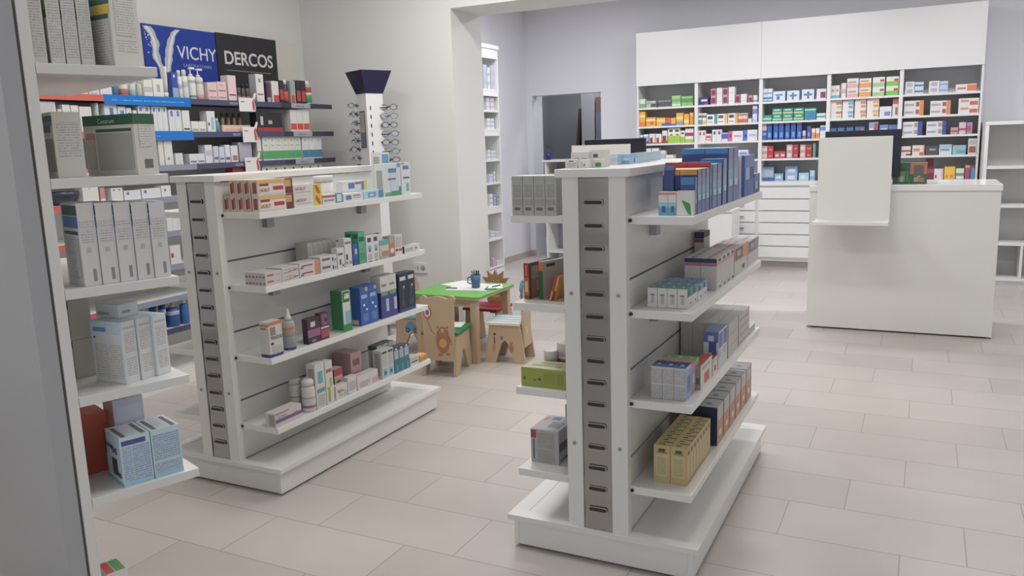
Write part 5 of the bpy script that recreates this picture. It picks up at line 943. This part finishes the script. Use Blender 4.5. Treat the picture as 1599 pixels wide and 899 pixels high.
def fcart(desc, lev, x0, x1, y0, y1, h, base, X='', Y='', T='', key=0, z=None, rot=0):
    z = (FZ[lev] if lev < 5 else .05) if z is None else z
    base = paler(base); X, Y, T = [' '.join(w.split(':')[0] + ':' + ({'g': 'f', 'b': 'e'}.get(w.split(':')[1]) or paler(w.split(':')[1])) for w in q.split()) for q in (X, Y, T)]
    o = carton(desc, ['top', 'second', 'third', 'fourth', 'fifth', 'bottom'][lev] + ' shelf, foreground unit', x0, x1, y0, y1, z, h, base, X, Y, T, key=key)
    o.location = Vector((FUx, FUy, 0)) + nx_ * x0 + ny_ * y0 + Vector((0, 0, z + .0004)); o.rotation_euler.z = frz
    if rot:          # turned about its near right corner
        a = frz + math.radians(rot); c = Vector((FUx, FUy, 0)) + nx_ * x1 + ny_ * y0 + Vector((0, 0, z + .0004))
        o.rotation_euler.z = a; o.location = c - Vector((math.cos(a), math.sin(a), 0)) * (x1 - x0)
    return o
for k in range(4): fcart('slim white nutrition carton with green edge', 0, -.17, -.05, (.010, .047, .079, .111)[k], (.010, .047, .079, .111)[k] + .029, .175, 'b5b3ae', '.1,.95@.1,.9:g', '.6,.98@.85,1:3a5a3a .7,.85@.88,1:6a9448', '', key=k)
fcart('large white nutrition carton with yellow and green corner', 0, -.185, -.03, .178, .25, .180, 'b0aea9', '.2,.35@.15,.85:g .4,.9@.15,.85:g', '.62,.68@.05,.95:3a5a50 .8,.97@.5,1:2f5048 .68,.80@.6,1:c0a238 .05,.58@.08,.95:g', '', key=9, rot=15)
fcart('grey white carton wrapped in clear film', 1, -.15, -.05, .031, .092, .150, 'b2b2aa', '.3,.85@.1,.9:g', '.86,.95:3a4a4a .7,.8@0,.8:3a4a48 .1,.6@.1,.9:77776e .8,.86:5a7484', '0,1:b8b8b0', key=1)
o = fcart('large white carton with dark green top', 1, -.205, -.03, .203, .266, .146, 'adaba4', '.83,1:1f5038 .1,.25@.35,.75:5a5a5a .45,.8@.2,.8:g', '.83,1:1f5038 .72,.77@.25,.95:2a4f3c .08,.7@.25,.95:8f8e84 .6,.7@.03,.22:a8706a .1,.58@.03,.2:98958a', '0,1:1f5038', key=2, rot=22)
word(o, 'Centrum', 'y', .016, 'c8d4c8', .055, -.002, .126, 1)
for k in range(5): fcart('tall white nutrition carton with blue edge', 2, -.125, -.020 + .0012 * k, .050 + k * .0405, .0885 + k * .0405, .196 - .002 * k, 'b4b3b4', '.05,.2@.55,.75:77777c .52,.68@.12,.85:g .7,.78@.05,.9:g .4,.46@.35,.6:9a9a9c', '.85,.97@.1,1:2f4a44 .7,.84@.1,1:3a64a0 .62,.66@.1,.95:2a4038 .08,.58@.1,.9:g', '0,1:a8a4a4', key=k, rot=3)
for k in range(3): fcart('white meal carton with blue heading', 3, (-.138, -.150, -.158)[k], (-.03, -.042, -.05)[k], .120 + k * .042, .161 + k * .042, .156, 'b0b6b9', '.12,.42@.15,.85:g .5,.82@.15,.85:g .88,.91@.1,.9:9a9a9e', '.8,1:9fb4c0 .83,.9@.08,.5:4a7cae .72,.75@.08,.14:4a4a30 .08,.62@.08,.48:g .08,.62@.54,.92:g', '0,1:9fb0b8', key=k, rot=22)
fcart('small white carton lying on the meal cartons', 3, -.165, -.085, .135, .195, .034, 'a9b1b5', '.3,.5@.2,.6:7a7a80', '.2,.4@.1,.6:7a8a94', '0,1:a4aeb2', key=5, z=FZ[3] + .157, rot=22)
for k in range(2): fcart('white carton with dark green band', 3, -.30, -.19, .05, .10, .100, 'a6a59c', '', '.8,.97:2a5040 .55,.62@0,.9:2f4a40 .05,.5@.1,.9:g', '0,1:a9a8a4', key=6 + k, z=FZ[3] + k * .1008)
for k in range(2):
    o = fcart('pale blue blood sugar kit carton', 4, -.125, -.014, .080 + k * .0755, .153 + k * .0755, .126, '9fb8c8', '.83,.93@.05,.85:3f4686 .1,.8@.05,.35:b 0,.08:7fa8c4 .1,.8@.4,.95:b' if k == 0 else '.35,.9@.05,.95:b .1,.3@.05,.95:b 0,.08:7fa8c4', '0,.07:6f98b4 .15,.5@.35,.7:4a3034 .15,.25@.7,.9:5a3c3c .68,.76@.05,.55:4a5290 .55,.95@0,.0:888888 .5,1@-.0,.06:3a3a40', '0,1:b0b9c0 .1,.25@.1,.95:5a5a64 .75,.9@.1,.95:5a5a64', key=k)
    if k == 0: word(o, '1x45', 'y', .026, '3a3c44', .048, -.002, .078, .8)
fcart('tall orange carton standing at the back', 4, -.25, -.17, .03, .10, .160, 'a84830', '', '.1,.9:a04a34', '', key=4)
fcart('rose and lilac carton standing behind the kit cartons', 4, -.215, -.135, .11, .185, .19, 'a3a5b8', '.1,.9@.1,.9:a9abbe', '0,1:a88e84 .5,.62@.1,.9:b8705c .7,.82@.1,.9:b8705c', '', key=5)
o = fcart('white carton with green and red top', 5, -.105, -.035, .02, .07, .335, 'dcd7d3', '.7,.86@.1,.9:8a8a9a', '.8,.9@.1,.9:7a6a70', '0,.4:b8504c .45,.9:5a9a5c', key=0)
# ================================================================ tall narrow unit in the rear room
ux0, ux1, uy0, uy1 = XL2 + .002, -4.16, 6.5, 8.03; uzt = 2.42
U = empty('tall_wall_shelf', ((ux0 + ux1) / 2, (uy0 + uy1) / 2, 0), 'tall narrow white shelf unit seen beyond the wall edge', 'shelving'); uo = U.location
pieces('side_panel', U, [(ux0, uy1 - .02, 0, ux1, uy1, uzt), (ux0, uy0, 0, ux1, uy0 + .02, uzt)], WHITE, uo)
MB().box(ux0, uy0 + .02, .1, ux0 + .01, uy1 - .02, uzt, WHITE).build('back_panel', U, loc=uo)
MB().box(ux0, uy0 - .01, uzt - .01, ux1 + .012, uy1 + .01, uzt + .03, WHITE).build('cornice', U, loc=uo)
pieces('rail', U, [(ux1 - .02, uy0 + .02, uzt - .11, ux1, uy1 - .02, uzt - .01), (ux1 - .02, uy0 + .02, 0, ux1, uy1 - .02, .08)], WHITE, uo)
UZ = [solve((ux1, 7.85, 0), 2, py=p) for p in (139, 172, 201, 249, 285, 322, 372, 416)]
for k, z in enumerate(UZ):
    MB().box(ux0 + .01, uy0 + .02, z - .02, ux1, uy1 - .02, z, WHITE).build('shelf', U, loc=uo)
    if k in (0, 2, 5): MB().box(ux1 - .018, uy0 + .02, z - .075, ux1 - .002, uy1 - .02, z - .02, WHITE).build('rail', U, loc=uo)
for k, its in enumerate(([(756, 761, 87, 'aebcd0'), (762, 766, 105, 'd8d4d8'), (767, 773, 96, 'b8bcd0')], [(760, 765, 150, 'd8d2d8'), (766, 772, 152, 'd8c8cc')], [(761, 766, 180, 'dcdce0'), (767, 772, 183, 'd8d8de'), (774, 779, 184, 'b8b8cc')], [(762, 766, 234, 'dcdce0'), (767, 774, 235, 'd4d4dc')],
    [(764, 770, 272, 'c4c8e0'), (771, 774, 268, 'd0d4d8'), (775, 779, 273, 'b8c490')], [(765, 770, 303, 'dcdce0'), (771, 775, 304, '9aa0b8'), (776, 780, 307, '8a90b8')], [(767, 773, 361, 'd8d8de'), (774, 781, 362, 'd4d4da')], [(770, 775, 404, 'c9a8b0'), (776, 783, 408, 'd8d8dc')])):
    for p0, p1, t, c in its:
        z = UZ[k]; xf = ux1 - .03; a = solve((xf, 0, z), 1, px=p0); b_ = solve((xf, 0, z), 1, px=p1); h = solve((xf, a, 0), 2, py=t) - z
        a, b_ = min(a, uy1 - .05), min(b_, uy1 - .024); mh = (UZ[k - 1] if k else uzt - .09) - z - .085; h = max(.03, min(h, mh))
        if b_ - a > .01: carton({'aebcd0': 'pale blue', 'b8bcd0': 'violet striped', '9aa0b8': 'grey blue', '8a90b8': 'violet', 'b8c490': 'lime', 'c9a8b0': 'rose', 'b8b8cc': 'lilac', 'c4c8e0': 'pale violet'}.get(c, 'white') + ' carton', ['first', 'second', 'third', 'fourth', 'fifth', 'sixth', 'seventh', 'eighth'][k] + ' shelf down, tall narrow unit', xf - .08, xf, a, b_, z, h, c, '.2,.35:b4b6c4 .6,.75:b4b6c4', '', '', key=a)
# ================================================================ doorway rack, office things, socket, gift boxes
rx0, rx1, ry0, ry1, rz1 = -4.07, -3.42, 8.98, 9.30, 1.215
RK = empty('doorway_rack', ((rx0 + rx1) / 2, (ry0 + ry1) / 2, 0), 'white open rack standing in front of the doorway', 'shelving'); ro = RK.location
MB().box(rx0 - .03, ry0 - .02, rz1 - .025, rx1, ry1, rz1, WHITE).build('top', RK, loc=ro)
pieces('side_panel', RK, [(rx0, ry0, 0, rx0 + .025, ry1, rz1 - .025), (rx1 - .025, ry0, 0, rx1, ry1, rz1 - .025)], WHITE, ro)
pieces('shelf', RK, [(rx0 + .025, ry0 + .01, z - .02, rx1 - .025, ry1, z) for z in (.85, .52, .12)], WHITE, ro)
MB().box(rx0 + .025, ry1 - .008, .1, rx1 - .025, ry1, rz1 - .025, mat('rack_back', s2l('#a9a9b0'), .6)).build('back_panel', RK, loc=ro)
o = MB().box(rx0 + .05, ry0 + .03, .851, rx0 + .2, ry0 + .2, 1.06, hexm('b08a70')).build('cardboard_box'); tag(o, 'brown cardboard box on the doorway rack', 'box')
px_ = -4.03; OC = empty('desk_cup', (px_, ry0 + .03, rz1), 'dark blue pencil cup with scissors on the doorway rack', 'cup'); oc = OC.location
MB().lathe(px_, ry0 + .03, [(.032, rz1 + .0005), (.038, rz1 + .085), (.034, rz1 + .085), (.03, rz1 + .008)], mat('cup_navy', s2l('#2a3480'), .35), 16).build('cup', OC, loc=oc)
sc_ = MB()
for s in (-1, 1): sc_.tube([(px_ + s * .012 + .011 * math.cos(a), ry0 + .03, rz1 + .15 + .016 * math.sin(a)) for a in [2 * math.pi * k / 10 for k in range(11)]], .003, HB, 5); sc_.tube([(px_ + s * .008, ry0 + .03, rz1 + .135), (px_ - s * .006, ry0 + .03, rz1 + .02)], .003, GREYM, 5)
o = sc_.build('scissors'); tag(o, 'black handled scissors standing in the dark blue cup', 'scissors')
# office behind the doorway
ye = 10.6
xw0 = solve((0, ye, 1.2), 0, px=909); xw1 = solve((0, ye, 1.2), 0, px=929)
o = MB().box(xw0, ye, 0, xw1, ye + .45, 2.25, mat('wardrobe_white', s2l('#c9c8cc'), .6)).build('wardrobe'); tag(o, 'pale wardrobe inside the room beyond the doorway', 'wardrobe')
o = MB().box(xw1 + .02, ye, 0, xw1 + .20, ye + .4, 1.80, hexm('8a8f9c')).build('locker'); tag(o, 'narrow grey locker inside the room beyond the doorway', 'locker')
o = MB().box(xw1 + .02, ye + .01, 1.801, xw1 + .22, ye + .35, 2.0, hexm('9a7466')).build('cardboard_box'); tag(o, 'brown cardboard box on top of the grey locker', 'box')
b = MB(); b.prism([(xw0 - .20, 0), (xw0 - .14, 0), (xw0 - .002, 1.86), (xw0 - .03, 1.86)], 1, ye - .02, ye + .3, hexm('4a3836')); o = b.build('wooden_board'); tag(o, 'dark brown wooden board leaning against the pale wardrobe', 'board')
# socket
so_ = Vector((solve((0, YM, .49), 0, px=657), YM, 0)); sz_ = solve((so_.x, YM, 0), 2, py=418)
SK = empty('wall_socket', (so_.x, YM - .012, sz_), 'white double wall socket above the small chairs', 'socket')
MB().box(-.062, 0, -.042, .062, .0115, .042, mat('socket_white', (.78, .78, .78), .4)).build('cover_plate', SK, bevel=.003)
b = MB(); b.prism([(.028 + .022 * math.cos(a), .022 * math.sin(a)) for a in [2 * math.pi * k / 20 for k in range(20)]], 1, -.0006, 0, hexm('a8a8a8')); b.build('round_outlet', SK)
pieces('slot', SK, [(-.022, -.0012, -.018, -.017, 0, .018), (-.045, -.0012, -.003, -.038, 0, .004), (.020, -.002, -.004, .025, -.0007, .001), (.032, -.002, -.004, .037, -.0007, .001)], DARK)
# gift boxes on the right counter
GZ = 1.0483
carton('green gift carton with picture of reeds', 'right sales counter', -.205, -.100, 6.40, 6.50, GZ, .145, '2f6a50', '0,1:265a40', '.1,.7@.35,.75:6f9a6c .08,.35@.45,.65:a8bc9c .1,.3@.0,.28:6a5a44 .6,.75@.2,.8:1f5a44 .1,.6@.8,.95:5a8a4c', '', cat='gift box', kind='gift_box', key=0)
gbx = carton('green and orange gift carton with nut picture', 'right sales counter', -.097, .012, 6.40, 6.50, GZ, .145, '34694a', '0,1:2c5a3e .5,.95:b5704a', '.45,1@.02,.98:b9734c .30,.88@.22,.80:66625e .08,.3@.25,.5:c0a070 .06,.28@.52,.85:a88454 .3,.38@.45,.62:a8a48c', '', cat='gift box', kind='gift_box', key=1)
# ================================================================ ceiling lamps (outside the picture, they light the room)
LF = mat('lamp_frame', (.8, .8, .8), .5); LD = mat('lamp_diffuser', (1, .98, .95), .5, emit=3.0)
for x, y, e, c in LAMPS:
    L = empty('ceiling_lamp', (x, y, CEIL), 'long white ceiling lamp above the picture, unseen from here', 'lamp', 'ceiling lamps')
    MB().box(x - .62, y - .18, CEIL - .035, x + .62, y + .18, CEIL, LF).build('lamp_housing', L, loc=(x, y, CEIL))
    MB().box(x - .58, y - .14, CEIL - .042, x + .58, y + .14, CEIL - .036, LD).build('diffuser', L, loc=(x, y, CEIL))
# ================================================================ labels of the goods
ORD = ['', 'first', 'second', 'third', 'fourth', 'fifth', 'sixth', 'seventh', 'eighth', 'ninth', 'tenth', 'eleventh', 'twelfth', '13th', '14th', '15th', '16th', '17th', '18th', '19th', '20th', '21st', '22nd', '23rd', '24th', '25th', '26th', '27th', '28th', '29th', '30th']
by = {}
for p in PR: by.setdefault((p['desc'], p['place']), []).append(p)
PREP = lambda pl: ('in ' if 'mug' in pl else 'at ' if ('side' in pl or 'strip' in pl) else 'on ') + pl.replace(', ', ' of ')
for (d, pl), L in by.items():
    L.sort(key=lambda p: p['key'])
    for i, p in enumerate(L):
        o = p['o']; o['category'] = p['cat']
        ordn = ORD[i + 1] if i + 1 < len(ORD) else str(i + 1) + 'th'
        nm = d if len(L) == 1 else d + ', ' + ordn + (' from top' if p['cat'] == 'spectacles' else ' from left')
        if len((nm + ', ' + pl).split()) > 16: nm = d + ', ' + ordn
        lab = nm + ', ' + PREP(pl)
        w = lab.split()
        if len(w) > 16: lab = nm + ', ' + pl
        if len(lab.split()) > 16: lab = ' '.join(lab.replace(' with ', ', ').split()[:16]); print('LONG', lab)
        o['label'] = lab
        o['group'] = p['cat'] + ('es' if p['cat'].endswith('x') else '' if p['cat'].endswith('s') else 's') + ' ' + PREP(pl)
